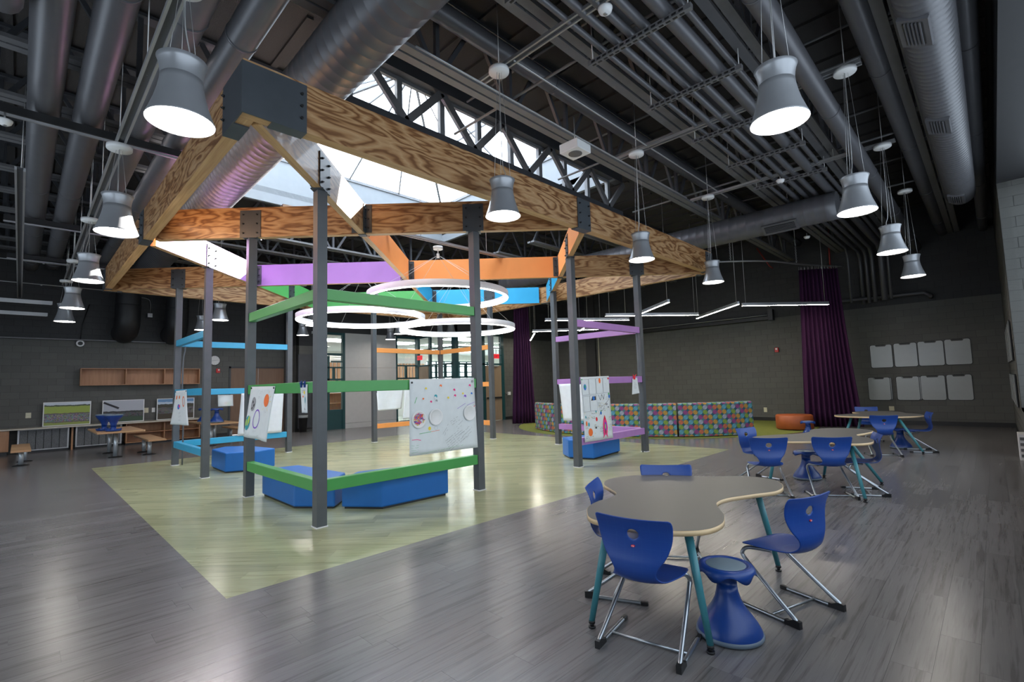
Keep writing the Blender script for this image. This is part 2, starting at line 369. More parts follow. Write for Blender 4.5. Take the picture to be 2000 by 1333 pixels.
MAT['butcher'] = butcher_mat('butcher_block')
MAT['counter'] = M('cream_countertop', (.55, .50, .42), .35)
MAT['grille'] = M('radiator_grille', (.12, .125, .13), .5, .1, var=.35, vs=60); MAT['column'] = brushed('light_steel_column', (.50, .54, .57), .3, .5)
MAT['board'] = M('whiteboard_surface', (.36, .38, .38), .18, var=.02)
MAT['red'] = M('red_plastic', (.55, .02, .02), .4); MAT['pipe_red'] = M('red_pipe', (.30, .02, .015), .4)
MAT['exitred'] = EM('exit_sign_red', (.9, .015, .03), .45)
MAT['film'] = film_mat('clear_plastic_bag')
def flat(n, c): return M(n, c, .7, var=.05, vs=40)
for n_, c_ in dict(ink=(.03, .03, .035), c_orange=(.85, .17, .03), c_blue=(.02, .16, .55), c_teal=(.03, .32, .38), c_green=(.05, .40, .09), c_yellow=(.80, .62, .05), c_pink=(.80, .04, .22), c_purple=(.22, .06, .55), c_grey=(.3, .3, .32), c_red=(.72, .02, .03), c_brown=(.13, .06, .03), c_lime=(.45, .6, .08)).items(): MAT[n_] = flat('crayon_'+n_.replace('c_', ''), c_)
# ================================================================ SETTING
X0, X1, Y0, Y1, ZC = -3.2, 19.7, -0.3, 20.6, 6.85
CP = Vector((0, 0, 1.6))
def seen(v):
    d = Vector(v)-CP; z = d.dot(fw)
    if z < .3: return None
    x = 989.5+949.9*d.dot(r2)/z; y = 675.2-949.9*d.dot(u2)/z
    return (x, y, z) if (-60 < x < 2060 and -60 < y < 1393) else None
def pieces(name, cells, thick_mesh_fn, stuff_name, parent, mats, limit=300):
    # cells: list of (score position, key, mesh-builder args); nearest visible ones become parts of their own
    vis = []
    for c in cells:
        s = seen(c[0]); vis.append((s[2] if s else 1e3+(Vector(c[0])-CP).length, c))
    vis.sort(key=lambda a: a[0]); cache = {}
    for d, c in vis[:limit]:
        if c[1] not in cache:
            mb = MB(); thick_mesh_fn(mb, c, True); cache[c[1]] = mb.mesh(name, mats(c))
        inst(name, cache[c[1]], c[0], (0, 0, c[3] if len(c) > 3 else 0), parent)
    rest = {}
    for d, c in vis[limit:]:
        k = c[4] if len(c) > 4 else 0
        thick_mesh_fn(rest.setdefault(k, MB()), c, False)
        rest[k].mats = mats(c)
    for k, mb in rest.items():
        if mb.v: mb.build(stuff_name, mb.mats, parent, kind='stuff')
# ---------------------------------------------------------------- floor of planks
floor = MB().bb((X0, Y0-.6, -.12), (26, 28, -.004)).build('floor', MAT['subfloor']); tag(floor, kind='structure')
GX0, GX1, GY0, GY1 = 1.20, 11.41, 4.37, 14.49
RC = (17.05, 9.15); RR = 5.2
def clip(poly, a, b, c):   # keep a*x+b*y<=c
    out = []
    for i in range(len(poly)):
        p, q = poly[i-1], poly[i]; dp = a*p[0]+b*p[1]-c; dq = a*q[0]+b*q[1]-c
        if (dp <= 0) != (dq <= 0):
            t = dp/(dp-dq); out.append((p[0]+(q[0]-p[0])*t, p[1]+(q[1]-p[1])*t))
        if dq <= 0: out.append(q)
    return out
def plank_fn(mb, c, single):
    poly = c[2]; cx, cy, _ = c[0]
    if single: poly = [(x-cx, y-cy) for x, y in poly]; z0 = c[0][2]; mb.prism(poly, -.004, 0.0)
    else: mb.prism(poly, -.004, 0.0)
g = .0006; PW, PL = .18, 1.22
cells = []; row = 0; y = Y0-.6
while y < 20.6:
    x = X0 - random.random()*PL
    while x < 19.7:
        r = [(x+g, y+g), (x+PL-g, y+g), (x+PL-g, y+PW-g), (x+g, y+PW-g)]
        parts = []
        a = clip(r, 0, 1, GY0-g);  parts.append(a)
        b = clip(r, 0, -1, -GY1-g); parts.append(b)
        m_ = clip(clip(r, 0, -1, -GY0), 0, 1, GY1)
        if m_: parts.append(clip(m_, 1, 0, GX0-g)); parts.append(clip(m_, -1, 0, -GX1-g))
        for q in parts:
            if len(q) < 3: continue
            q = clip(clip(q, -1, 0, -X0), 1, 0, 19.68)
            if len(q) < 3: continue
            cx = sum(p[0] for p in q)/len(q); cy = sum(p[1] for p in q)/len(q)
            if (cx-RC[0])**2+(cy-RC[1])**2 < (RR-.7)**2: continue
            cells.append(((cx, cy, 0), round(cx*1000)*7919+round(cy*1000), q))
        x += PL
    y += PW
pieces('plank', cells, plank_fn, 'far_planks', floor, lambda c: MAT['plank'])
cells = []; s2 = math.sqrt(.5); v = -12.0
while v < 12:
    u = -12 - random.random()*PL
    while u < 24:
        q = [(u+g, v+g), (u+PL-g, v+g), (u+PL-g, v+PW-g), (u+g, v+PW-g)]
        q = [(GX0+(a+b)*s2, GY0+(b-a)*s2+3) for a, b in q]
        q = clip(clip(clip(clip(q, -1, 0, -GX0), 1, 0, GX1), 0, -1, -GY0), 0, 1, GY1)
        if len(q) >= 3:
            cx = sum(p[0] for p in q)/len(q); cy = sum(p[1] for p in q)/len(q)
            cells.append(((cx, cy, 0), round(cx*1000)*7919+round(cy*1000), q))
        u += PL
    v += PW
inlay = MB().bb((GX0, GY0, -.0035), (GX1, GY1, -.0028)).build('green_floor_inlay', MAT['subfloor'], floor)
for c in list(cells): pass
pieces('plank', cells, plank_fn, 'far_planks', floor, lambda c: MAT['green_plank'])
rg = [(RC[0]+RR*math.cos(a), RC[1]+RR*math.sin(a)) for a in [2*PI*i/96 for i in range(96)]]
rg = clip(rg, 1, 0, 19.66)
MB().prism(rg, -.003, .006).top('carpet_inlay', MAT['rug'], 'round lime green carpet area under the dotted curved sofas', 'carpet')
MB().bb((13.2, 16.3, -.004), (26, 28, 0)).build('corridor_floor', M('pale_corridor_floor', (.40, .44, .38), .2), floor)
# ---------------------------------------------------------------- block walls
def overlap(a0, a1, b0, b1): return min(a1, b1)-max(a0, b0)
def block_wall(name, org, ud, nrm, L, z0, z1, split, holes=(), limit=300, lo='block_lo', hi='block_hi', plane=True):
    """org: point at u=0 on the wall face; ud/nrm: unit axes; blocks 0.40 x 0.20 with recessed joints"""
    ud = Vector(ud); nrm = Vector(nrm); org = Vector(org); T = .012; w = MB()
    # backing slabs around the holes (joint colour), 0.15 thick
    us = sorted(set([0, L]+[h for a in holes for h in a[:2]])); zs = sorted(set([z0, z1, split]+[h for a in holes for h in a[2:]]))
    us = [u for u in us if 0 <= u <= L]; zs = [z for z in zs if z0 <= z <= z1]
    for i in range(len(us)-1):
        for j in range(len(zs)-1):
            um, zm = (us[i]+us[i+1])/2, (zs[j]+zs[j+1])/2
            if any(h[0] < um < h[1] and h[2] < zm < h[3] for h in holes): continue
            p = org+ud*us[i]-nrm*(T*.5); q = org+ud*us[i+1]-nrm*.15
            w.bb((p.x, p.y, zs[j]), (q.x, q.y, zs[j+1]), 0 if zm < split else 1)
    wall = w.build(name, [MAT['joint_lo'], MAT['joint_hi']]); tag(wall, kind='structure')
    ang = math.atan2(ud.y, ud.x); cells = []; row = 0; z = z0
    flip = ud.cross(Vector((0, 0, 1))).dot(nrm) < 0
    while z < z1-.02:
        u = -.2*(row % 2); zz = min(z+.2, z1)
        while u < L:
            a, b = max(u, 0), min(u+.4, L)
            for h in holes:
                if overlap(z, zz, h[2], h[3]) > .1:
                    if h[0] <= a+.001 and h[1] >= b-.001: a = b
                    elif a < h[0] < b: b = h[0]
                    elif a < h[1] < b: a = h[1]
            if b-a > .03:
                c = org+ud*((a+b)/2); mid = (c.x, c.y, (z+zz)/2); k = (round((b-a)*100), round((zz-z)*100), z < split-.05)
                cells.append((mid, k, (b-a, zz-z), ang, 0 if z < split-.05 else 1))
            u += .4
        z += .2; row += 1
    def fn(mb, c, single):
        d = (c[2][0]-.009, T, c[2][1]-.009); rz = 0 if single else ang
        oc = Vector((0, 0, 0)) if single else Vector(c[0])
        off = (nrm*(-T/2)) if not single else Vector((0, (T/2) if flip else (-T/2), 0))
        # local y axis for a single block points to rotate(ud, +90deg)
        if single:
            ly = Vector((-math.sin(ang), math.cos(ang), 0)); off = Vector((0, -T/2*ly.dot(nrm), 0))
        mb.box(oc+off, d, rz)
    pieces('block', cells, fn, 'small_blocks', wall, lambda c: MAT[lo if c[4] == 0 else hi], limit)
    return wall
block_wall('wall_left', (X0, Y1, 0), (1, 0, 0), (0, -1, 0), 7.65-X0, 0, ZC, 3.4, holes=[(8.85, 10.85, 0, 2.56)])
block_wall('wall_back', (X1, Y0, 0), (0, 1, 0), (-1, 0, 0), 16.2-Y0, 0, ZC, 3.8)
block_wall('wall_back_2', (15.98, 16.2, 0), (1, 0, 0), (0, -1, 0), X1-15.98, 0, ZC, 3.8, limit=150)
block_wall('wall_left_2', (7.65, Y1, 0), (0, -1, 0), (-1, 0, 0), 1.15, 0, ZC, 3.4, limit=60)
block_wall('wall_left_3', (7.65, 19.45, 0), (1, 0, 0), (0, -1, 0), .95, 0, ZC, 3.4, limit=60)
block_wall('wall_right', (13.2, Y0, 0), (1, 0, 0), (0, 1, 0), X1-13.2, 0, ZC, 5.2, limit=150)
block_wall('wall_right_2', (13.2, Y0, .9), (0, -1, 0), (-1, 0, 0), .62, .9, 5.2, 5.2, limit=100)
rw = MB(); rw.bb((X0, -.45, 0), (13.2, Y0, .9)); rw.bb((X0, -.95, .86), (13.2, Y0, .9)); rw.bb((X0, -.45, 5.2), (13.2, Y0, ZC), 1); rw.bb((X0, -.95, 5.2), (13.2, Y0, 5.25), 1)
tag(rw.build('wall_right_3', [MAT['block_lo'], MAT['ductblack']]), kind='structure')
rw = MB(); rw.bb((X0-.15, Y0-.6, 0), (X0, Y1+.15, 1.0)); rw.bb((X0-.15, Y0-.6, 4.2), (X0, Y1+.15, ZC)); rw.bb((X0-.15, Y0-.6, 1), (X0, 2, 4.2)); rw.bb((X0-.15, 16, 1), (X0, Y1+.15, 4.2))
tag(rw.build('wall_front', MAT['block_hi']), kind='structure')
def window_unit(name, along, fixed, a0, a1, z0, z1, nu, nz, mat, glass=True, t=.06):
    mb = MB()
    def B(u0, u1, w0, w1, d=.1):
        if along == 'x': mb.bb((u0, fixed-d/2, w0), (u1, fixed+d/2, w1))
        else: mb.bb((fixed-d/2, u0, w0), (fixed+d/2, u1, w1))
    for i in range(nu+1):
        u = a0+(a1-a0)*i/nu; B(u-t/2, u+t/2, z0, z1)
    for j in range(nz+1):
        z = z0+(z1-z0)*j/nz; B(a0, a1, z-t/2, z+t/2)
    w = mb.build(name, mat); tag(w, kind='structure')
    if glass:
        gm = MB()
        if along == 'x': gm.bb((a0, fixed-.006, z0), (a1, fixed+.006, z1))
        else: gm.bb((fixed-.006, a0, z0), (fixed+.006, a1, z1))
        gm.build('pane', MAT['tinted'], w)
    return w
window_unit('window_1', 'x', -.86, X0+.1, 13.15, .93, 5.17, 9, 3, MAT['mullion'])
window_unit('window_2', 'y', X0-.08, 2.05, 15.95, 1.03, 4.17, 8, 2, MAT['mullion'])
# grey panelling, skirting and trims
mb = MB()
for i in range(2): mb.bb((9.52+i*1.22, 19.0, .22), (9.52+i*1.22+1.21, 19.12, 1.9+.6), ch=.0); mb.bb((9.52+i*1.22, 19.0, 2.51), (9.52+i*1.22+1.21, 19.12, 3.95))
mb.bb((9.52, 19.01, 0), (11.95, 19.1, .21)); pw = mb.build('wall_left_4', MAT['panelgrey']); tag(pw, kind='structure')
MB().bb((8.45, 19.0, 3.95), (13.25, 19.15, ZC)).bb((13.0, 16.2, 3.92), (13.25, 19.15, ZC)).bb((13.0, 16.2, 3.92), (16.0, 16.4, ZC)).build('wall_left_5', MAT['block_hi'])['kind'] = 'structure'
MB().bb((8.45, 19.0, 0), (8.6, 19.62, ZC)).bb((7.64, 20.61, 0), (7.86, 20.8, ZC)).bb((19.71, 16.1, 0), (19.9, 16.4, ZC)).bb((19.71, -.5, 0), (19.9, -.2, ZC)).bb((7.665, 19.47, 0), (7.82, 19.62, ZC)).bb((X0-.15, 20.61, 0), (X0+.1, 20.8, ZC)).bb((15.9, 16.25, 0), (16.1, 16.4, ZC)).build('wall_left_6_and_sun_seals', MAT['block_hi'])['kind'] = 'structure'  # wall jog, plus corner boxes added to stop sun leaking through joints
for nm, a, b in (('baseboard_back', (19.68, Y0, 0), (19.70-.0, 16.2, .13)), ('baseboard_left', (X0, 20.585, 0), (5.6, 20.6, .11)), ('baseboard_right', (13.2, Y0, 0), (19.7, Y0+.012, .13)), ('baseboard_corner', (15.98, 16.185, 0), (19.7, 16.2, .13))):
    tag(MB().bb(a, b).build(nm, MAT['black']), kind='structure')
tag(MB().bb((X0, 20.44, 3.40), (7.6, 20.6, 3.44)).build('trim_1', MAT['chord']), kind='structure')
# ---------------------------------------------------------------- ceiling deck with skylight opening
WX0, WX1, WY0, WY1 = 3.3, 10.2, 6.4, 13.2
cm = MB()
for a, b in (((X0, Y0-.7, ZC), (26, WY0, ZC+.15)), ((X0, WY1, ZC), (13.2, 21, ZC+.15)), ((13.2, WY1, ZC), (X1+.15, 16.4, ZC+.15)), ((X0, WY0, ZC), (WX0, WY1, ZC+.15)), ((WX1, WY0, ZC), (X1+.15, WY1, ZC+.15))): cm.bb(a, b)
ceil = cm.build('ceiling', MAT['deck']); tag(ceil, kind='structure')
rib = MB().box((0, 0, 0), (.09, 6.6, .05)).mesh('deck_rib', MAT['deck'])
x = X0+.5; n_ = 0
while x < X1:
    inst('deck_rib', rib, (x, 2.9, ZC-.02), parent=ceil); n_ += 1
    if x < WX0-.1 or x > WX1+.1: inst('deck_rib', rib, (x, 9.7, ZC-.02), parent=ceil)
    inst('deck_rib', rib, (x, 16.7 if x < 13.0 else 13.0-.02, ZC-.02), parent=ceil)
    x += .6
wm = MB(); t = .1; zt = 7.85
wm.bb((WX0-t, WY1, ZC-.25), (WX1+t, WY1+t, zt)); wm.bb((WX1, WY0-t, ZC-.25), (WX1+t, WY1, zt)); wm.bb((WX0-t, WY0-t, ZC-.25), (WX0, WY1, zt)); wm.bb((WX0, WY0-t, ZC-.05), (WX1, WY0, zt))
tag(wm.build('skylight_well', MAT['wellwall']), kind='structure')
ap = Vector((6.75, 9.8, 9.6)); cs = [Vector((WX0, WY0, zt)), Vector((WX1, WY0, zt)), Vector((WX1, WY1, zt)), Vector((WX0, WY1, zt))]
sk = thing('skylight', 'white glazed pyramid skylight above the timber frame', 'skylight', (6.75, 9.8, zt))
rm = MB()
for i in range(4):
    a, b = cs[i], cs[(i+1) % 4]
    gm = MB(); n = (b-a).cross(ap-a).normalized(); gm.plate([a, b, ap], n, .01); gm.build('glass_panel', MAT['roofglass'], sk)
    rm.bar(a, ap, .07, .07); rm.bar(a, b, .08, .08)
    for k in (1, 2, 3): rm.bar(a.lerp(b, k/4), ap, .035, .035)
    rm.bar(a.lerp(ap, .45), b.lerp(ap, .45), .035, .035)
rm.build('mullion_frame', MAT['mullion'], sk)
# clerestory frame along the near edge of the opening
cf = thing('clerestory_frame', 'dark steel truss with window frames along the near edge of the skylight', 'window frame', (6.75, 6.4, 5.8))
fm = MB().bb((2.9, 6.3, 5.75), (10.6, 6.5, 5.87)); fm.build('bottom_chord', MAT['steel'], cf)
MB().bb((2.9, 6.28, 6.62), (10.6, 6.5, ZC)).build('header', MAT['steel'], cf)
for i in range(9):
    x = 3.3+i*.86; MB().bb((x-.05, 6.42, 5.87), (x+.05, 6.50, 6.62)).build('window_post', MAT['mullion'], cf)
MB().bb((3.3, 6.43, 6.56), (10.2, 6.49, 6.62)).bb((3.3, 6.43, 5.87), (10.2, 6.49, 5.91)).build('window_rail', MAT['mullion'], cf)
for i in range(5):
    x = 3.5+i*1.45; MB().bar((x, 6.34, 6.62), (x+.72, 6.34, 5.85), .13, .06, (0, 1, 0)).build('diagonal', MAT['chord'], cf)
    MB().bar((x+.72, 6.34, 5.85), (x+1.44, 6.34, 6.62), .13, .06, (0, 1, 0)).build('diagonal', MAT['chord'], cf)
# ---------------------------------------------------------------- joists
wd = MB().bar((0, 0, -.5), (.6, 0, .5), .06, .05, (0, 1, 0)).mesh('web_diagonal', MAT['steel'])
wv = MB().bb((-.03, -.03, -.5), (.03, .03, .5)).mesh('web_vertical', MAT['steel'])
ords = ['nearest', 'second', 'third', 'fourth', 'fifth', 'sixth', 'seventh', 'eighth', 'ninth', 'tenth', 'eleventh', 'twelfth', 'thirteenth', 'fourteenth']
def joist(y, x0, x1, label, zb=5.78, gap=False):
    j = thing('steel_joist', label, 'joist', ((x0+x1)/2, y, zb), 0, 'steel joists under the roof deck')
    for s in (-1, 1): MB().bb((x0, y+s*.075-.058, zb), (x1, y+s*.075+.058, zb+.05)).build('bottom_chord', MAT['chord'], j)
    MB().bb((x0, y-.09, ZC-.09), (x1, y+.09, ZC-.045)).build('top_chord', MAT['steel'], j)
    x = x0+.1
    while x < x1-1.3:
        inst('web_diagonal', wd, (x, y, zb+.52), parent=j); inst('web_diagonal', wd, (x+1.2, y, zb+.52), (0, 0, PI), parent=j)
        inst('web_vertical', wv, (x+1.28, y, zb+.52), parent=j); x += 1.38
for i, y in enumerate((.55, 1.9, 3.4, 4.9)):
    joist(y, X0+.05 if i else 3.0, X1-.05, 'grey twin-chord steel roof joist, %s out from the right-hand window wall' % ords[i])
for i, y in enumerate((7.9, 9.4, 10.9, 12.4)):
    joist(y, X0+.05, WX0-.35, 'short dark steel joist crossing above the left ducts, %s beyond the skylight near edge' % ords[i])
for i, y in enumerate((7.9, 9.4, 10.9, 12.4)):
    joist(y, WX1+.35, X1-.05, 'dark steel joist between skylight and back wall, %s beyond the skylight near edge' % ords[i])
for i, y in enumerate((13.75, 15.2, 16.7, 18.0, 19.1)):
    joist(y, X0+.05, (X1-.05) if y < 16 else (12.9 if y < 19 else 7.55), 'grey steel roof joist beyond the skylight, %s out from its far edge' % ords[i])
for i, x in enumerate((5.1, 7.9, 10.9, 14.0)):
    b = MB(); b.tube([(x, .5, 5.9), (x, 6.2, 5.9)], .022, 6); b.tube([(x+.3, .5, 6.6), (x+.3, 6.2, 6.6)], .022, 6)
    for yy in (1.9, 3.4, 4.9): b.tube([(x, yy, 5.9), (x+.3, yy+.7, 6.6)], .014, 5)
    b.top('joist_bridging', MAT['chord'], 'grey pipe bridging between the roof joists, %s from the camera' % ords[i], 'bridging', 'joist bridging')
# ---------------------------------------------------------------- ducts and pipes
def duct(x0, x1, y0, y1, z, r, mat, label, spiral=0, caps=True, name='round_duct', cat='duct', along='y', grilles=()):
    a = Vector((x0, y0, z)); b = Vector((x1, y1, z)); t = thing(name, label, cat, (a+b)/2, 0, 'round ducts and pipes under the roof')
    L = (b-a).length; d = (b-a).normalized(); m = MB()
    if spiral:
        n = int(L/spiral); pts = []; rr = []
        for i in range(n):
            p = a+d*(i*spiral); pts += [p, p+d*(spiral-.016), p+d*(spiral-.008)]; rr += [r, r, r+.0025]
        pts.append(b); rr.append(r); m.tube(pts, rr, 28, caps=True)
    else: m.tube([a, b], r, 26)
    m.build('duct_wall', mat, t)
    if not spiral and r > .1:
        k = 3.2; s = 1.6
        c = MB()
        while s < L: c.tube([a+d*s, a+d*(s+.03)], r+.008, 26); s += k
        c.build('collar', mat, t)
    for gpos, gside in grilles:
        # grille set in the lower side of the duct
        c = a+d*gpos; sd = Vector((-d.y, d.x, 0))*gside; n = (sd*.75+Vector((0, 0, -1))).normalized(); u = n.cross(d)
        fr = MB(); bw, bh = .62, .2
        if abs(gside) < .9: bw, bh = .46, .17
        o = c+n*(r+.006)
        fr.add([o+d*sx*(bw/2+.05)+u*sy*(bh/2+.045)+n*e for e in (-.03, .012) for sx, sy in ((-1, -1), (1, -1), (1, 1), (-1, 1))], [[0, 3, 2, 1], [4, 5, 6, 7], [0, 1, 5, 4], [1, 2, 6, 5], [2, 3, 7, 6], [3, 0, 4, 7]])
        g_ = fr.build('grille_frame', mat, t)
        iv = MB(); iv.add([o+d*sx*bw/2+u*sy*bh/2+n*.014 for sx, sy in ((-1, -1), (1, -1), (1, 1), (-1, 1))], [[0, 1, 2, 3]])
        iv.build('grille_opening', MAT['black'], g_)
        sl = MB()
        for q in range(5): sl.bar(o+n*.02-d*bw/2+u*(q-2)*bh/5.5, o+n*.02+d*bw/2+u*(q-2)*bh/5.5, .012, .02, n)
        sl.build('grille_blade', mat, g_)
    return t
duct(.09, .09, .6, 19.3, 5.4, .165, MAT['duct'], 'outermost grey round duct at the far left of the ceiling')
duct(.53, .53, .6, 18.7, 5.4, .165, MAT['duct'], 'second grey round duct from the left, beside the outermost one')
duct(1.05, 1.05, .6, 20.3, 5.4, .18, MAT['duct'], 'third grey round duct from the left, above the pendant row')
duct(1.55, 1.55, .6, 20.3, 5.4, .16, MAT['duct'], 'fourth grey round duct from the left, beside the spiral duct')
duct(2.40, 2.62, .4, 18.6, 5.4, .34, MAT['duct'], 'big grey spiral duct passing over the near timber corner', spiral=.16)
duct(3.2, 13.9, .22, .22, 5.35, .235, MAT['duct'], 'grey spiral duct with three small grilles along the right-hand wall', spiral=.11, grilles=((3.25, .55), (6.0, .45), (10.2, .35)))
duct(12.3, 12.3, 2.1, 12.3, 5.25, .30, MAT['duct'], 'grey spiral duct with a long grille crossing before the purple curtain', spiral=.2, grilles=((1.1, .9),))
duct(3.5, 19.6, 1.42, 1.42, 5.5, .12, MAT['duct'], 'plain dark round duct left of the right-hand spiral duct')
duct(3.5, 19.6, .80, .80, 5.85, .13, MAT['duct'], 'plain dark round duct nearest the right-hand spiral duct')
duct(3.5, 19.6, -.08, -.08, 5.75, .11, MAT['duct'], 'thin dark round duct at the top of the right-hand wall')
duct(1.0, 19.5, 4.62, 4.62, 6.35, .13, MAT['duct'], 'insulated pipe inside the joists above the near timber beam')
duct(1.0, 19.5, 3.1, 3.1, 6.4, .13, MAT['duct'], 'insulated pipe inside the joists right of the skylight')
for i, (y, r) in enumerate(((2.86, .05), (2.68, .048), (2.50, .055), (2.24, .085), (2.06, .04), (3.05, .035))):
    m = MB().tube([(2.5, y, 5.62), (19.2-.17*i, y, 5.62), (19.45-.17*i, y, 5.45), (19.5-.17*i, y, 5.2), (19.5-.17*i, y, 3.9)], r, 12)
    m.top('water_pipe', MAT['duct'], 'grey pipe in the bank of pipes right of centre, %s from the %s' % (['outermost', 'second', 'third', 'thickest, fourth', 'thinnest, fifth', 'sixth'][i], 'skylight side'), 'pipe', 'bank of grey pipes')
for i, x in enumerate((3.4, 4.85, 6.3, 7.75, 9.2, 10.7, 12.9)):
    m = MB().bb((x-.03, 1.95, 5.49), (x+.03, 3.25, 5.55))
    st = thing('pipe_strut', 'slotted grey strut under the bank of pipes, %s from the camera' % ords[i], 'strut', (x, 2.6, 5.49), 0, 'struts under the pipes')
    m.build('channel', MAT['chord'], st)
    sl = MB()
    for k in range(15): sl.bb((x-.034, 2.03+k*.08, 5.505), (x-.029, 2.08+k*.08, 5.53)); sl.bb((x-.012, 2.03+k*.08, 5.486), (x+.012, 2.08+k*.08, 5.491))
    sl.build('slot', MAT['black'], st)
    MB().tube([(x, 1.99, 5.55), (x, 1.99, 6.75)], .008, 5).tube([(x, 3.2, 5.55), (x, 3.2, 6.75)], .008, 5).build('hanger_rod', MAT['wire'], st)
MB().tube([(19.45, 4.3, 4.1), (19.45, 1.35, 4.05), (19.5, 1.2, 3.95), (19.62, 1.2, 3.9)], .06, 10).top('wall_pipe', MAT['duct'], 'dark horizontal pipe on the back wall right of the curtain', 'pipe')
for i, y in enumerate((8.36, 13.47, 17.04)):
    t = thing('duct_support', 'black trapeze bar carrying the left-hand ducts, %s from the camera' % ords[i], 'support', (.9, y, 5.12), 0, 'trapeze bars')
    MB().bb((-.35, y-.05, 5.12), (1.95, y+.05, 5.22)).build('angle_bar', MAT['black'], t); MB().bb((-.35, y-.09, 5.06), (1.95, y-.06, 5.09)).build('channel', MAT['zinc'], t)
for i, (x, y) in enumerate(((2.40, 19.75), (3.75, 19.75))):
    t = thing('duct_drop', 'black vertical duct turning into the left wall, %s' % ('left of the two' if i == 0 else 'right of the two'), 'duct', (x, y, 3.45), 0, 'black ducts dropping down the left wall')
    MB().tube(catmull([(x, y, 6.7), (x, y, 4.4), (x, y+.05, 3.95), (x, y+.35, 3.72), (x, 20.55, 3.7)], 4), .34, 24).build('duct_wall', MAT['ductblack'], t)
    MB().tube([(x, y, 5.3), (x, y, 5.34)], .35, 24).tube([(x, y, 4.5), (x, y, 4.54)], .35, 24).build('collar', MAT['ductblack'], t)
    MB().tube([(x, 20.57, 3.85), (x, 20.595, 3.85)], .46, 24).build('wall_flange', MAT['ductblack'], t)
MB().tube(catmull([(-.22, 4.4, 5.1), (-.22, 5.6, 5.1), (-.24, 6.1, 5.3), (-.25, 6.25, 6.2)], 4), .13, 14).top('pipe_elbow', MAT['duct'], 'thick dark pipe elbow in the top left corner', 'pipe')
# ================================================================ GLAZED PARTITIONS AND THE ROOMS BEHIND
def glazing(name, along, fixed, sgn, pieces_, panes, label_mat=None, solid=(), tx=.09):
    """pieces_: (a0,a1,z0,z1) frame members, each a part; panes: glass rectangles"""
    root = None
    def bb(mb, a0, a1, z0, z1, d):
        if along == 'x': mb.bb((a0, fixed-d/2, z0), (a1, fixed+d/2, z1))
        else: mb.bb((fixed-d/2, a0, z0), (fixed+d/2, a1, z1))
        return mb
    a0, a1, z0, z1 = pieces_[0]
    root = bb(MB(), a0, a1, z0, z1, .13).build(name, MAT['teal']); tag(root, kind='structure')
    for q in pieces_[1:]: bb(MB(), *q, .1).build('muntin', MAT['teal'], root)
    for q in panes: bb(MB(), *q, .012).build('pane', MAT['glass'], root)
    for q in solid: bb(MB(), *q, .06).build('panel', MAT['teal'], root)
    return root
# narrow window left of the grey panels
glazing('window_3', 'x', 19.06, 1, [(9.40, 9.52, 0, 3.95), (8.55, 8.66, 0, 3.95), (8.55, 9.52, 3.85, 3.95), (8.6, 9.42, 3.0, 3.1), (8.6, 9.42, 2.48, 2.54), (8.6, 9.42, 1.98, 2.06),
        (8.78, 8.86, 1.98, 2.98), (8.6, 8.78, 3.3, 3.36), (9.0, 9.09, 2.06, 2.5), (8.95, 9.4, 2.72, 2.78), (9.15, 9.22, 1.70, 1.98), (8.85, 9.4, 1.62, 1.68), (8.8, 8.86, .8, 1.65)],
        [(8.62, 9.42, .8, 3.88)], solid=[(8.6, 9.45, 0, .8)])
glazing('window_4', 'x', 19.06, 1, [(11.96, 12.03, 0, 3.95), (11.96, 13.1, 3.85, 3.95), (11.96, 13.1, 3.22, 3.28), (11.96, 13.1, 2.58, 2.64), (11.96, 13.1, 2.0, 2.07), (12.45, 12.55, 2.07, 2.58), (11.96, 13.1, 0, .1)], [(12.0, 13.05, .1, 3.88)])
w5 = glazing('window_5', 'y', 13.1, 1, [(18.86, 19.1, 0, 3.95), (16.12, 16.38, 0, 3.95), (16.2, 19.0, 3.85, 3.95), (16.3, 18.9, 3.28, 3.34), (16.3, 18.9, 2.55, 2.62), (17.92, 18.06, 0, 3.85), (17.1, 17.17, 2.62, 3.85),
        (17.52, 17.60, 2.05, 2.55), (16.85, 16.93, 2.05, 2.55), (16.3, 17.95, 1.98, 2.05), (16.3, 17.95, .95, 1.02), (16.3, 17.95, 0, .12), (17.1, 17.15, .12, 1.98)], [(16.3, 17.95, .1, 3.88), (18.0, 18.9, 2.62, 3.85)])
w6 = glazing('window_6', 'x', 16.2, 1, [(13.1, 13.24, 0, 3.95), (14.62, 14.78, 0, 3.95), (15.80, 15.97, 0, 3.95), (13.1, 15.9, 3.85, 3.95), (13.2, 15.9, 3.28, 3.34), (13.2, 15.9, 2.52, 2.6),
        (13.62, 13.70, 1.98, 2.55), (14.12, 14.20, 1.98, 2.55), (13.2, 14.65, 1.96, 2.03), (13.2, 14.65, .95, 1.02), (13.2, 14.65, 0, .12), (15.1, 15.15, 2.6, 3.85), (15.1, 15.82, 2.95, 3.0)], [(13.2, 14.65, .1, 3.88), (14.75, 15.85, 2.6, 3.88)])
d1 = MB().bb((13.07, 18.06, .01), (13.13, 18.86, 2.55)).build('door_1', MAT['tandoor']); tag(d1, kind='structure')
MB().bb((13.0, 18.1, 1.0), (13.04, 18.8, 1.06)).build('push_bar', MAT['black'], d1)
d2 = MB().bb((14.8, 16.16, .01), (15.78, 16.22, 2.5)).build('door_2', MAT['tandoor']); tag(d2, kind='structure')
MB().bb((14.84, 16.10, 1.0), (15.74, 16.15, 1.07)).build('push_bar', MAT['black'], d2); MB().bb((15.1, 16.05, 2.44), (15.5, 16.15, 2.5)).build('door_closer', MAT['zinc'], d2)
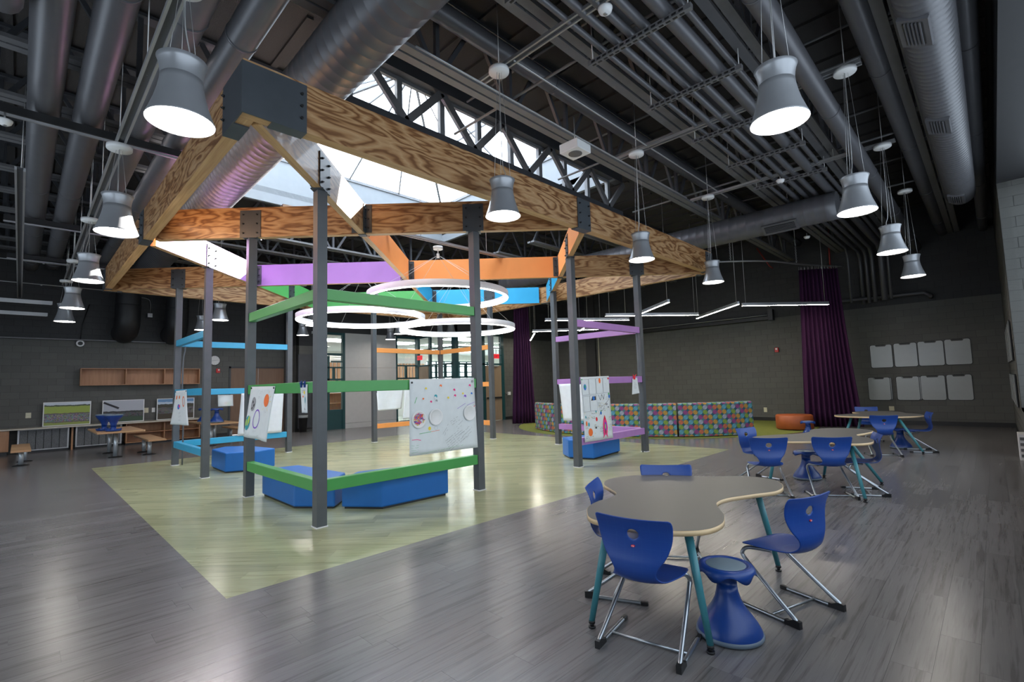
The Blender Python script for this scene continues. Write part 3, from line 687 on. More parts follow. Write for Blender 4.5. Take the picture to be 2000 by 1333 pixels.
# double doors on the left wall
for k in range(2):
    x = 5.68+k*.99; d = MB().bb((x, 20.60, .01), (x+.98, 20.66, 2.54)).build('door_%d' % (3+k), MAT['oakdoor']); tag(d, kind='structure')
    MB().bb((x+(.90 if k == 0 else .05), 20.55, 1.0), (x+(.93 if k == 0 else .08), 20.6, 1.14)).build('door_handle', MAT['chrome'], d)
tag(MB().bb((5.62, 20.57, 0), (5.68, 20.68, 2.6)).bb((7.66, 20.57, 0), (7.72, 20.68, 2.6)).bb((5.62, 20.57, 2.54), (7.72, 20.68, 2.6)).build('trim_2', MAT['steel']), kind='structure')
# rooms beyond the glass
cw = MB().bb((8.4, 27.9, 0), (26, 28, 3.9), 0).bb((25.9, 16.3, 0), (26, 28, 3.9), 0).bb((8.3, 19.5, 0), (8.4, 28, 3.9), 0).bb((16.5, 16.3, 0), (26, 16.45, 3.9))
tag(cw.build('wall_corridor', M('corridor_wall', (.58, .58, .52), .6)), kind='structure')
cc_ = MB().bb((8.3, 19.15, 3.9), (26, 28, 4.0)).bb((13.25, 16.4, 3.9), (26, 19.15, 4.0)).build('ceiling_corridor', M('corridor_ceiling', (.75, .76, .76), .8)); tag(cc_, kind='structure')
lp = EM('corridor_light_panel', (.95, .98, 1.0), 13.0)
for i, (x, y) in enumerate(((10.0, 21.5), (13.6, 21.5), (17.2, 21.5), (20.8, 21.5), (15.3, 18.3), (19.3, 18.3), (10.0, 25), (13.6, 25), (17.2, 25), (20.8, 25))):
    MB().bb((x-.9, y-.6, 3.875), (x+.9, y+.6, 3.898)).top('ceiling_light', lp, 'white recessed light panel in the corridor ceiling, %s one counted by row from the glass' % ords[i], 'light', 'corridor light panels')
wn = MB().bb((25.84, 18.0, .5), (25.88, 26, 3.5)).build('daylight_panes', EM('bright_daylight_window', (.9, .97, 1.0), 3.0)); tag(wn, kind='structure'); wn.name = 'window_7'
for i in range(9): MB().bb((25.74, 17.97+i, .5), (25.84, 18.05+i, 3.5)).build('muntin', MAT['teal'], wn)
for z in (.5, 1.2, 1.7, 2.3, 2.7, 3.46): MB().bb((25.74, 18, z), (25.84, 26, z+.06)).build('muntin', MAT['teal'], wn)
wn2 = MB().bb((19.3, 27.82, .9), (25.8, 27.86, 3.4)).build('window_8', EM('bright_far_window', (.9, .97, 1.0), 3.0)); tag(wn2, kind='structure')
for i in range(10): MB().bb((19.3+i*.7, 27.74, .9), (19.38+i*.7, 27.82, 3.4)).build('muntin', MAT['teal'], wn2)
for z in (.9, 1.4, 1.75, 2.1, 2.6, 3.0, 3.35): MB().bb((19.3, 27.74, z), (25.8, 27.82, z+.07)).build('muntin', MAT['teal'], wn2)
# slatted timber wall and shelves seen through the glass
sl = thing('slat_wall', 'timber and blue slatted wall beyond the glass left of the doors', 'slat wall', (12.5, 24.0, 1.6))
for i in range(34):
    x = 9.6+i*.22; MB().bb((x, 23.95, 1.9), (x+.15, 24.0, 3.0)).build('slat', MAT['rail_blue'] if i % 7 == 3 else MAT['oak'], sl)
MB().bb((9.5, 24.0, 0), (17.2, 24.05, 3.3)).build('backing', MAT['panelgrey'], sl)
bc = thing('bookcase', 'light wood bookcase standing beyond the narrow glazed panel', 'bookcase', (10.6, 22.4, 0))
MB().bb((9.7, 22.6, 0), (11.6, 22.63, 1.45)).bb((9.7, 22.2, 0), (9.74, 22.6, 1.45)).bb((11.56, 22.2, 0), (11.6, 22.6, 1.45)).build('case', MAT['oak'], bc)
for z in (.03, .5, .95, 1.42): MB().bb((9.74, 22.2, z), (11.56, 22.6, z+.03)).build('shelf', MAT['oak'], bc)
gc = thing('green_chair', 'lime green chair beyond the glass behind the white sheets', 'chair', (14.3, 20.6, 0))
MB().bb((14.1, 20.4, .43), (14.5, 20.8, .46)).bb((14.1, 20.78, .46), (14.5, 20.8, .85)).build('seat', MAT['c_lime'], gc)
for a, b in ((-1, -1), (1, -1), (1, 1), (-1, 1)): MB().cyl((14.3+a*.18, 20.6+b*.18, 0), (14.3+a*.18, 20.6+b*.18, .43), .013, 8).build('leg', MAT['chrome'], gc)
# exit signs: letters built from strokes
def exit_sign(org, ux, label):
    org = Vector(org); ux = Vector(ux); n = ux.cross(Vector((0, 0, 1)))
    t = thing('exit_sign', label, 'exit sign', org-Vector((0, 0, .1)), 0, None)
    m = MB(); a = org-ux*.17-Vector((0, 0, .1)); P = lambda u, w, e=0: org+ux*u+Vector((0, 0, w))+n*e
    m.add([P(-.17, -.1), P(.17, -.1), P(.17, .1), P(-.17, .1), P(-.17, -.1, .05), P(.17, -.1, .05), P(.17, .1, .05), P(-.17, .1, .05)], [[0, 3, 2, 1], [4, 5, 6, 7], [0, 1, 5, 4], [1, 2, 6, 5], [2, 3, 7, 6], [3, 0, 4, 7]])
    m.build('housing', MAT['exitred'], t)
    m = MB(); S_ = {'E': [((0, 0), (0, 1)), ((0, 0), (.8, 0)), ((0, .5), (.7, .5)), ((0, 1), (.8, 1))], 'X': [((0, 0), (.8, 1)), ((0, 1), (.8, 0))], 'I': [((.4, 0), (.4, 1))], 'T': [((.4, 0), (.4, 1)), ((0, 1), (.8, 1))]}
    for i, ch in enumerate('EXIT'):
        for (a, b), (c, d) in S_[ch]: m.bar(P(-.13+i*.07+a*.055, -.055+b*.11, .053), P(-.13+i*.07+c*.055, -.055+d*.11, .053), .016, .004, n)
    m.build('lettering', MAT['black'], t)
    MB().cyl(P(0, .1, .02), P(0, .35, .02), .012, 8).build('stem', MAT['black'], t)
exit_sign((12.95, 18.55, 2.95), (0, -1, 0), 'red exit sign over the tan door beside the thick teal post')
exit_sign((15.35, 16.05, 2.92), (1, 0, 0), 'red exit sign over the tan door left of the narrow curtain')
# ================================================================ TIMBER PAVILION
OX, OY, SS = 6.336, 9.526, 5.04; HB, HT = 4.07, 4.56; TB = .13; TI = .10
pv = thing('timber_pavilion', 'large square timber frame on twelve grey steel posts with coloured rails', 'pavilion', (OX, OY, 0))
bolt = MB().tube([(0, 0, 0), (0, 0, .018)], .014, 6).tube([(0, 0, 0), (0, 0, .03)], .007, 6).mesh('bolt', MAT['black'])
def axis_obj(name, p, q, z0, z1, th, mats, label=None, sides=None):
    # box with its own x axis along the piece; material slots: 0 edge, 1 left (+y) face, 2 right (-y) face
    p = Vector((*p, 0)); q = Vector((*q, 0)); L = (q-p).length; a = math.atan2(q.y-p.y, q.x-p.x); h = (z1-z0)/2
    m = MB(); vs = [(x, y, z) for z in (-h, h) for (x, y) in ((-L/2, -th/2), (L/2, -th/2), (L/2, th/2), (-L/2, th/2))]
    m.add(vs, [[0, 3, 2, 1], [4, 5, 6, 7], [1, 2, 6, 5], [3, 0, 4, 7]], 0); m.add(vs, [[2, 3, 7, 6]], 1); m.add(vs, [[0, 1, 5, 4]], 2)
    c = (p+q)/2; o = inst(name, m.mesh(name, mats), (c.x, c.y, (z0+z1)/2), (0, 0, a), pv)
    ROOT[o.name] = Vector((0, 0, 0))
    if label: o['label'] = label
    return o
def wall_plate(c, ang, w, z0, z1, off, bolts, parent=pv, name='connector_plate', th=.012):
    # steel plate on the +y side (rotated by ang) of a beam centred at c, with bolt heads
    o = inst(name, MB().box((0, off, 0), (w, th, z1-z0)).mesh(name, MAT['plate']), (c[0], c[1], (z0+z1)/2), (0, 0, ang), parent)
    sg = 1 if off > 0 else -1
    for bx, bz in bolts:
        b = bpy.data.objects.new('bolt', bolt); COL.objects.link(b); b.parent = o; b.location = (bx, off+sg*th/2, bz); b.rotation_euler = (-sg*PI/2, 0, 0)
    return o
lo_, hi_ = OX-SS, OX+SS; lo2, hi2 = OY-SS, OY+SS
A, B, C_, D = (lo_, lo2), (lo_, hi2), (hi_, lo2), (hi_, hi2)
ply3 = [MAT['lvl'], MAT['ply'], MAT['ply']]
axis_obj('beam', (lo_, lo2+TB/2), (hi_, lo2+TB/2), HB, HT, TB, ply3)
axis_obj('beam', (lo_, hi2-TB/2), (hi_, hi2-TB/2), HB, HT, TB, ply3)
axis_obj('beam', (lo_+TB/2, lo2+TB), (lo_+TB/2, hi2-TB), HB, HT, TB, ply3)
axis_obj('beam', (hi_-TB/2, lo2+TB), (hi_-TB/2, hi2-TB), HB, HT, TB, ply3)
def mid(a, b, t=.5): return (a[0]+(b[0]-a[0])*t, a[1]+(b[1]-a[1])*t)
P1, P2, P3, P4 = mid(A, B), mid(A, C_), mid(B, D), mid(C_, D); O = (OX, OY)
MA, MB_, MC, MD = mid(P1, P2), mid(P1, P3), mid(P2, P4), mid(P3, P4)
def side_mat(p, q, sg):
    a = math.atan2(q[1]-p[1], q[0]-p[0])+sg*PI/2; m = mid(p, q); x, y = m[0]+.2*math.cos(a)-OX, m[1]+.2*math.sin(a)-OY
    if abs(x)+abs(y) > SS: return MAT['ply']
    return MAT['purple'] if -x > abs(y) else MAT['orange'] if -y > abs(x) else MAT['green'] if y > abs(x) else MAT['blue']
def seg(p, q, tp, tq, label=None):
    d = Vector((q[0]-p[0], q[1]-p[1])).normalized()
    a = (p[0]+d.x*tp, p[1]+d.y*tp); b = (q[0]-d.x*tq, q[1]-d.y*tq)
    return axis_obj('beam', a, b, HB, HT, TI, [MAT['lvl'], side_mat(p, q, 1), side_mat(p, q, -1)], label)
tc_ = (TB)*math.sqrt(2)+.055; tp_ = (TB+.055)*math.sqrt(2)
for a, b, l in ((A, MA, None), (B, MB_, None), (C_, MC, None), (D, MD, None)): seg(a, b, tc_, .06)
for a, b, l in ((P1, MA, 'beam with a purple inner face'), (MA, P2, 'beam with an orange inner face'), (P1, MB_, 'beam with a purple inner face'), (MB_, P3, 'beam with a green inner face'), (P2, MC, 'beam with an orange inner face'), (MC, P4, 'beam with a blue inner face'), (P3, MD, 'beam with a green inner face'), (MD, P4, 'beam with a blue inner face')):
    ta = tp_ if a in (P1, P2, P3, P4) else .06; tb = tp_ if b in (P1, P2, P3, P4) else .06
    seg(a, b, ta, tb, l)
for a, l in ((MA, 'beam painted orange and purple'), (MB_, 'beam painted purple and green'), (MC, 'beam painted orange and blue'), (MD, 'beam painted green and blue')): seg(a, O, .06, .06, l)
for c in (MA, MB_, MC, MD, O):
    inst('node_bracket', MB().box((0, 0, 0), (.115, .115, HT-HB+.02)).mesh('node_bracket', MAT['plate']), (*c, (HB+HT)/2), (0, 0, PI/4), pv)
    for k in range(4):
        a = PI/4+k*PI/2
        if c == O or True:
            cc = (c[0]+math.cos(a)*.11, c[1]+math.sin(a)*.11)
            for sg in (1, -1): wall_plate(cc, a, .10, HB+.02, HT-.02, sg*(TI/2+.008), [(0, -.15), (0, 0), (0, .15)])
# straps on the outer beams where the inner ones land
def strap(c, ang, w, z0=HB-.015, z1=HT-.01):
    # c on the outer face, ang direction of the beam, outer side is -y local
    o = inst('strap_plate', MB().box((0, -.007, 0), (w, .014, z1-z0)).box((0, TB/2, -(z1-z0)/2+.006), (w, TB, .012)).mesh('strap_plate', MAT['plate']), (*c, (z0+z1)/2), (0, 0, ang), pv)
    for bx in (-w/2+.05, w/2-.05):
        for bz in (-.16, 0, .16):
            b = bpy.data.objects.new('bolt', bolt); COL.objects.link(b); b.parent = o; b.location = (bx, -.014, bz); b.rotation_euler = (PI/2, 0, 0)
for c, a in ((P1, -PI/2), (P2, 0), (P3, PI), (P4, PI/2)): strap(c, a, .34)
for (cx, cy), w in ((A, .56), (B, .34), (C_, .34), (D, .34)):
    sx = 1 if cx < OX else -1; sy = 1 if cy < OY else -1; h0, h1 = HB-.015, HT-.025
    m = MB(); th = .014
    m.bb((cx-sx*th, cy-sy*th, h0), (cx+sx*w, cy, h1)); m.bb((cx-sx*th, cy, h0), (cx, cy+sy*w, h1))
    m.bb((cx+sx*.25, cy, h0), (cx+sx*w, cy+sy*TB, h0+.014)); m.bb((cx, cy+sy*.25, h0), (cx+sx*TB, cy+sy*w, h0+.014))
    o = m.build('corner_plate', MAT['plate'], pv)
    for z in (4.19, 4.31, 4.43):
        b = inst('bolt', bolt, (cx+sx*(w-.05), cy-sy*th, z), (PI/2*sy, 0, 0), None); b.parent = o; b.location -= rootloc(pv)
        b = inst('bolt', bolt, (cx-sx*th, cy+sy*(w-.05), z), (0, -PI/2*sx, 0), None); b.parent = o; b.location -= rootloc(pv)
# posts
PWD = .124
posts = dict(gv=mid(O, A, .75), bv=mid(O, B, .75), pv=mid(O, C_, .75), ov=mid(O, D, .75), gl=mid(MA, P1), gr=mid(MA, P2), bn=mid(MB_, P1), bf=mid(MB_, P3), pn=mid(MC, P2), pf=mid(MC, P4), ol=mid(MD, P3), orr=mid(MD, P4))
pm = MB().bb((-PWD/2, -PWD/2, .012), (PWD/2, PWD/2, HB-.014)).mesh('post', MAT['post'])
bp_ = MB().bb((-.072, -.072, 0), (.072, .072, .012)).mesh('base_plate', MAT['white']); cp_ = MB().box((0, 0, 0), (.23, .16, .014)).mesh('cap_plate', MAT['plate'])
for k, (x, y) in posts.items():
    o = inst('post', pm, (x, y, 0), (0, 0, 0), pv)
    b = bpy.data.objects.new('base_plate', bp_); COL.objects.link(b); b.parent = o
    diag = {'gv': PI/4, 'ov': PI/4, 'bv': -PI/4, 'pv': -PI/4, 'gl': -PI/4, 'gr': -PI/4, 'ol': -PI/4, 'orr': -PI/4}.get(k, PI/4)
    b = bpy.data.objects.new('cap_plate', cp_); COL.objects.link(b); b.parent = o; b.location = (0, 0, HB-.007); b.rotation_euler = (0, 0, diag)
    for sg in (1, -1): wall_plate((x, y), diag, .33, HB, HT-.05, sg*(TI/2+.007), [(bx, bz) for bx in (-.11, .11) for bz in (-.15, 0, .15)], name='head_plate')
RZ = ((.40, .54), (1.57, 1.71), (2.70, 2.84))
RW = .10
def rail(p, q, z, mat):
    x0, x1 = sorted((p[0], q[0])); y0, y1 = sorted((p[1], q[1])); e = PWD/2+.001
    if x1-x0 > y1-y0: a, b = (x0+e, y0-RW/2, z[0]), (x1-e, y0+RW/2, z[1])
    else: a, b = (x0-RW/2, y0+e, z[0]), (x0+RW/2, y1-e, z[1])
    c = [(a[i]+b[i])/2 for i in range(3)]; d = [b[i]-a[i] for i in range(3)]
    inst('rail', MB().box((0, 0, 0), d, 0, 0, .006).mesh('rail', mat), c, (0, 0, 0), pv)
for v_, a_, b_, mt in (('gv', 'gl', 'gr', 'rail_green'), ('bv', 'bn', 'bf', 'rail_blue'), ('pv', 'pn', 'pf', 'rail_purple'), ('ov', 'ol', 'orr', 'rail_orange')):
    for z in RZ: rail(posts[v_], posts[a_], z, MAT[mt]); rail(posts[v_], posts[b_], z, MAT[mt])
for k in ('bv', 'pv'):
    x, y = posts[k]; s_ = 1 if k == 'bv' else -1
    MB().tube(catmull([(x+.12, y-.10, .0), (x+.12, y-.10, .9), (x+.09, y-.10, 1.2), (x+.09, y-.10, 2.3), (x+.12, y-.12, 2.6), (x+.12, y-.12, 2.70)] if s_ > 0 else [(x-.14, y-.02, 0), (x-.14, y-.02, 2.7)], 3), .016, 8).build('conduit', MAT['post'], pv)
# ================================================================ LAMPS
def smooth_mod(o, th=None, bev=None, sub=0):
    if th: m = o.modifiers.new('thickness', 'SOLIDIFY'); m.thickness = th; m.offset = 0
    if bev: m = o.modifiers.new('bevel', 'BEVEL'); m.width = bev; m.segments = 3; m.limit_method = 'ANGLE'
    if sub: m = o.modifiers.new('sub', 'SUBSURF'); m.levels = sub; m.render_levels = sub
    return o
def make_pendant(drop, label, group, top=3.17):
    t = thing('pendant_lamp', label, 'lamp', (0, 0, 0), 0, group); K = lambda pr: [(r*.87, z*.95) for r, z in pr]
    prof = [(.247, 0), (.250, .006), (.243, .02), (.221, .075), (.194, .15), (.172, .23), (.158, .30), (.154, .345)]
    sh = MB().lathe(K(prof + [(.150, .345), (.150, .34), (.163, .225), (.187, .145), (.214, .07), (.238, .015), (.247, 0)]), seg=40).build('shade', MAT['alu'], t, local=True)
    MB().lathe(K([(.1535, .3455), (.154, .37), (.159, .41), (.170, .455), (.183, .485), (.180, .487), (.156, .43), (.150, .38), (.146, .3455), (.1535, .3455)]), seg=40).build('collar', MAT['alu'], t, local=True)
    MB().lathe(K([(.0, .343), (.15, .343)]), seg=32).build('top_disc', MAT['alu'], t, local=True)
    MB().lathe(K([(.236, .012), (0, .012)]), seg=40, smooth=False).build('diffuser', MAT['lampdisc'], t, local=True)
    for k in range(3):
        a = k*2*PI/3+.3
        MB().tube([(.12*math.cos(a), .12*math.sin(a), .33), (.03*math.cos(a), .03*math.sin(a), drop)], .0022, 5).build('suspension_cable', MAT['wire'], t, local=True)
    MB().tube(catmull([(.02, .0, .33), (.05, .01, .52), (.012, 0, .75), (.006, 0, drop)], 4), .005, 6).build('power_cord', MAT['wire'], t, local=True)
    MB().tube([(0, 0, drop+.02), (0, 0, top)], .006, 6).build('hanger_rod', MAT['wire'], t, local=True)
    MB().lathe([(0, drop-.02), (.125, drop-.02), (.13, drop-.012), (.13, drop+.03), (0, drop+.035)], seg=28).build('canopy', MAT['white'], t, local=True)
    return t
pa = make_pendant(1.88, '', 'silver pendant lamps'); pb = make_pendant(1.05, '', 'silver pendant lamps', 3.29)
used = {}
def place_lamp(src, x, y, z, label):
    if src.name not in used: used[src.name] = 1; o = src; o.location = (x, y, z); o['label'] = label
    else: o = dup(src, (x, y, z), random.random()*6, label)
    return o
for x, l in ((4.30, 'largest silver pendant lamp at the top right'), (7.48, 'second silver pendant lamp down the right-hand row'), (10.49, 'third silver pendant lamp down the right-hand row'), (13.5, 'farthest silver pendant lamp of the right-hand row, near the whiteboards')): place_lamp(pa, x, 1.08, 3.67, l)
for x, l in ((4.14, 'silver pendant lamp hanging before the middle of the long timber beam'), (7.48, 'silver pendant lamp hanging before the right half of the long timber beam'), (10.49, 'silver pendant lamp just right of the far timber corner')): place_lamp(pa, x, 4.13, 3.67, l)
for y, l in ((4.0, 'largest silver pendant lamp at the top left'), (7.3, 'second silver pendant lamp of the left row, with a sun patch'), (10.7, 'third silver pendant lamp of the left row, with a sun patch'), (14.2, 'fourth silver pendant lamp of the left row'), (16.8, 'farthest silver pendant lamp of the left row')): place_lamp(pb, .75, y, 3.55, l)
for x, y, z, l in ((3.83, 14.95, 3.6, 'silver pendant lamp between the two blue-railed posts'), (4.1, 18.0, 3.65, 'small silver pendant lamp behind the blue rails, nearer the left wall'), (7.35, 18.0, 3.65, 'small silver pendant lamp in front of the dark alcove'), (11.0, 17.9, 3.65, 'small silver pendant lamp in front of the grey wall panels'), (6.52, 15.2, 3.65, 'small silver pendant lamp seen through the left ring light'), (10.17, 15.9, 3.65, 'small silver pendant lamp seen through the front ring light'), (11.9, 14.95, 3.65, 'small silver pendant lamp seen at the right end of the front ring light')): place_lamp(pa, x, y, z, l)
def strut(p, q, label, slots=True, w=.05):
    p = Vector(p); q = Vector(q); t = thing('ceiling_strut', label, 'strut', (p+q)/2, 0, 'zinc ceiling struts')
    d = (q-p).normalized(); s = d.cross(Vector((0, 0, 1)))
    MB().bar(p+s*w*.8, q+s*w*.8, .022, .042).bar(p-s*w*.8, q-s*w*.8, .022, .042).build('rail', MAT['zinc'], t)
    MB().bar(p+Vector((0, 0, .01)), q+Vector((0, 0, .01)), w*1.2, .02).build('web', MAT['steel'], t)
    n = int((q-p).length/1.8)
    for i in range(n): c = p+d*(.9+i*1.8); MB().tube([c, (c.x, c.y, ZC-.05)], .006, 5).build('hanger_rod', MAT['wire'], t)
    return t
strut((.75, 1.0, 4.65), (.75, 17.6, 4.65), 'zinc strut carrying the left row of pendant lamps')
for x, l in ((4.17, 'nearest zinc strut crossing from the long beam to the right'), (7.48, 'second zinc strut crossing from the long beam to the right'), (10.49, 'third zinc strut crossing from the long beam to the right')): strut((x, .9, 5.60), (x, 4.5, 5.60), l)
strut((-.1, 8.5, 4.5), (-.1, 19.5, 4.5), 'zinc strut running towards the left wall at the picture edge')
for i, (y, z) in enumerate(((16.2, 4.9), (17.6, 4.6))): MB().tube([(-2.5, y, z), (2.2, y, z)], .012, 6).tube([(.3, y, z-.03), (.3, y, z)], .02, 6).top('conduit', MAT['zinc'], 'thin metal conduit before the upper left wall, %s' % ('upper one' if i == 0 else 'lower one'), 'conduit')
for p, q, i in (((3.0, 4.30, 5.42), (9.8, 4.30, 5.42), 0), ((4.17, 3.9, 5.6), (11.0, 3.9, 5.62), 1)):
    MB().tube([p, q], .014, 6).top('conduit', MAT['zinc'], 'thin bright conduit along the joists above the long beam, %s' % ('nearer the beam' if i == 0 else 'farther right'), 'conduit')
for i, (y, z) in enumerate(((17.2, 4.02), (18.4, 3.86))):
    t = thing('linear_light', 'unlit grey linear light at the left picture edge, %s' % ('upper one' if i == 0 else 'lower one'), 'light', (-.4, y, z), 0, 'unlit linear lights')
    MB().bb((-1.5, y-.03, z), (.52 if i == 0 else .47, y+.03, z+.09)).build('housing', MAT['zinc'], t); MB().bb((-1.48, y-.022, z-.004), (.5 if i == 0 else .45, y+.022, z)).build('lens', MAT['white'], t)
# ring lights
def ring(c, R, z, hub, label, canopy_z):
    t = thing('ring_light', label, 'light', (c[0], c[1], z), 0, 'ring lights under the timber frame'); w, h = .06, .13
    n = 96
    MB().lathe([(R-w, z+h), (R, z+h), (R, z+.012)], (c[0], c[1], 0), n).build('housing', MAT['white'], t)
    MB().lathe([(R, z+.012), (R-.006, z), (R-w, z), (R-w, z+h*.55)], (c[0], c[1], 0), n).build('diffuser', MAT['ring'], t)
    MB().lathe([(R-w, z+h*.55), (R-w, z+h)], (c[0], c[1], 0), n).build('inner_band', MAT['white'], t)
    for k in range(6):
        a = k*PI/3+.4; MB().tube([(c[0]+(R-.02)*math.cos(a), c[1]+(R-.02)*math.sin(a), z+h), (c[0], c[1], hub)], .003, 5).build('suspension_cable', MAT['wire'], t)
    MB().tube([(c[0], c[1], hub-.06), (c[0], c[1], hub+.03)], .03, 12).tube([(c[0], c[1], hub+.03), (c[0], c[1], canopy_z)], .01, 8).build('hub', MAT['white'], t)
    MB().tube([(c[0], c[1], canopy_z-.03), (c[0], c[1], canopy_z+.03)], .10, 24).build('canopy', MAT['white'], t)
ring((6.03, 7.95), 1.43, 3.38, 4.32, 'upper glowing ring light, on the right below the orange beam', 4.47)
ring((5.82, 10.72), 1.50, 3.24, 4.36, 'left glowing ring light below the purple beam', 4.47)
ring((7.60, 9.27), 1.41, 2.96, 4.36, 'lowest glowing ring light, nearest the glazed doors', 4.47)
strut((2.9, 7.95, 4.60), (9.7, 7.95, 4.60), 'strut over the timber frame carrying the ring lights')
# linear lights over the lounge
LZ = 3.68
for (a, b), l in ((((12.25, 10.39), (14.65, 8.69)), 'slim linear light behind the two left purple-railed posts'), (((13.08, 8.58), (15.55, 6.67)), 'long slim linear light crossing the right purple-railed post'),
        (((13.9, 8.0), (12.26, 6.04)), 'slanting linear light rising to the right of the purple-railed post'), (((16.41, 7.1), (14.33, 4.98)), 'slanting linear light in the middle of the lounge, left of the level one'), (((14.74, 5.02), (16.75, 3.3)), 'level linear light ending at the big purple curtain'),
        (((14.44, 12.93), (16.28, 10.82)), 'lower left linear light, beside the narrow curtain'), (((15.9, 11.7), (14.73, 10.45)), 'short slanting linear light left of the purple-railed posts'), (((17.22, 15.57), (14.95, 13.28)), 'small slanting linear light just right of the narrow curtain top')):
    a = Vector((*a, LZ)); b = Vector((*b, LZ)); t = thing('linear_light', l, 'light', (a+b)/2, 0, 'linear lights over the lounge')
    MB().bar(a+Vector((0, 0, .05)), b+Vector((0, 0, .05)), .06, .085).build('housing', MAT['alu'], t)
    MB().bar(a+Vector((0, 0, .0055)), b+Vector((0, 0, .0055)), .046, .004).build('diffuser', MAT['linear'], t)
    for k in (.04, .96): c = a.lerp(b, k); MB().tube([c+Vector((0, 0, .09)), (c.x, c.y, ZC-.02)], .006, 5).build('suspension_rod', MAT['wire'], t)
# little ceiling devices
def device(c, label, name='smoke_detector', cat='detector', r=.075):
    t = thing(name, label, cat, c, 0, 'round ceiling detectors'); x, y, z = c
    MB().lathe([(0, 0), (r*.5, .0), (r*.85, .02), (r, .05), (r, .065), (0, .065)], c, 20).build('body', MAT['white'], t)
    MB().lathe([(0, -.004), (r*.3, -.004), (r*.3, .004)], c, 16).build('sensor', MAT['zinc'], t)
    MB().tube([(x, y, z+.06), (x, y, z+.16)], .01, 6).build('stem', MAT['zinc'], t)
device((4.17, 2.57, 5.42), 'white round detector under the nearest zinc strut, at the top edge')
device((10.49, 2.7, 5.42), 'small white round detector under the third zinc strut')
device((-.25, 8.2, 4.9), 'white round detector at the upper left picture edge')
device((14.9, 3.3, 5.3), 'small white detector beside the hanging chain left of the grey pipes')
t = thing('loudspeaker_box', 'white square loudspeaker box hung above the long timber beam', 'loudspeaker', (6.3, 4.45, 5.28))
MB().box((6.2, 4.5, 5.36), (.36, .36, .15), 0, 0, .008).build('box', MAT['white'], t); MB().tube([(6.2, 4.5, 5.277), (6.2, 4.5, 5.285)], .11, 24).build('round_grille', MAT['grille'], t)
MB().tube([(6.2, 4.5, 5.43), (6.2, 4.5, 5.9)], .008, 6).build('hanger', MAT['wire'], t)
# ================================================================ TABLES, CHAIRS, STOOLS
mt, nt_, p_ = MAT['plastic'], MAT['plastic'].node_tree, MAT['plastic'].node_tree.nodes['Principled BSDF']
# faint moulded grid on the chair shells
chair_plastic, ntc, pc = new_mat('blue_chair_plastic'); L_ = ntc.links.new
tcn = nd(ntc, 'ShaderNodeTexCoord'); br = ntc.nodes.new('ShaderNodeTexBrick'); br.offset = 0.0
mpc = nd(ntc, 'ShaderNodeMapping'); mpc.inputs['Rotation'].default_value = (PI/2, 0, 0); L_(tcn.outputs['Object'], mpc.inputs[0])
br.inputs['Scale'].default_value = 1.0; br.inputs['Brick Width'].default_value = .052; br.inputs['Row Height'].default_value = .052; br.inputs['Mortar Size'].default_value = .0007
br.inputs['Color1'].default_value = (.008, .05, .26, 1); br.inputs['Color2'].default_value = (.008, .05, .26, 1); br.inputs['Mortar'].default_value = (.018, .075, .28, 1)
L_(mpc.outputs[0], br.inputs['Vector']); L_(br.outputs['Color'], pc.inputs['Base Color']); pc.inputs['Roughness'].default_value = .36
MAT['chairplastic'] = chair_plastic
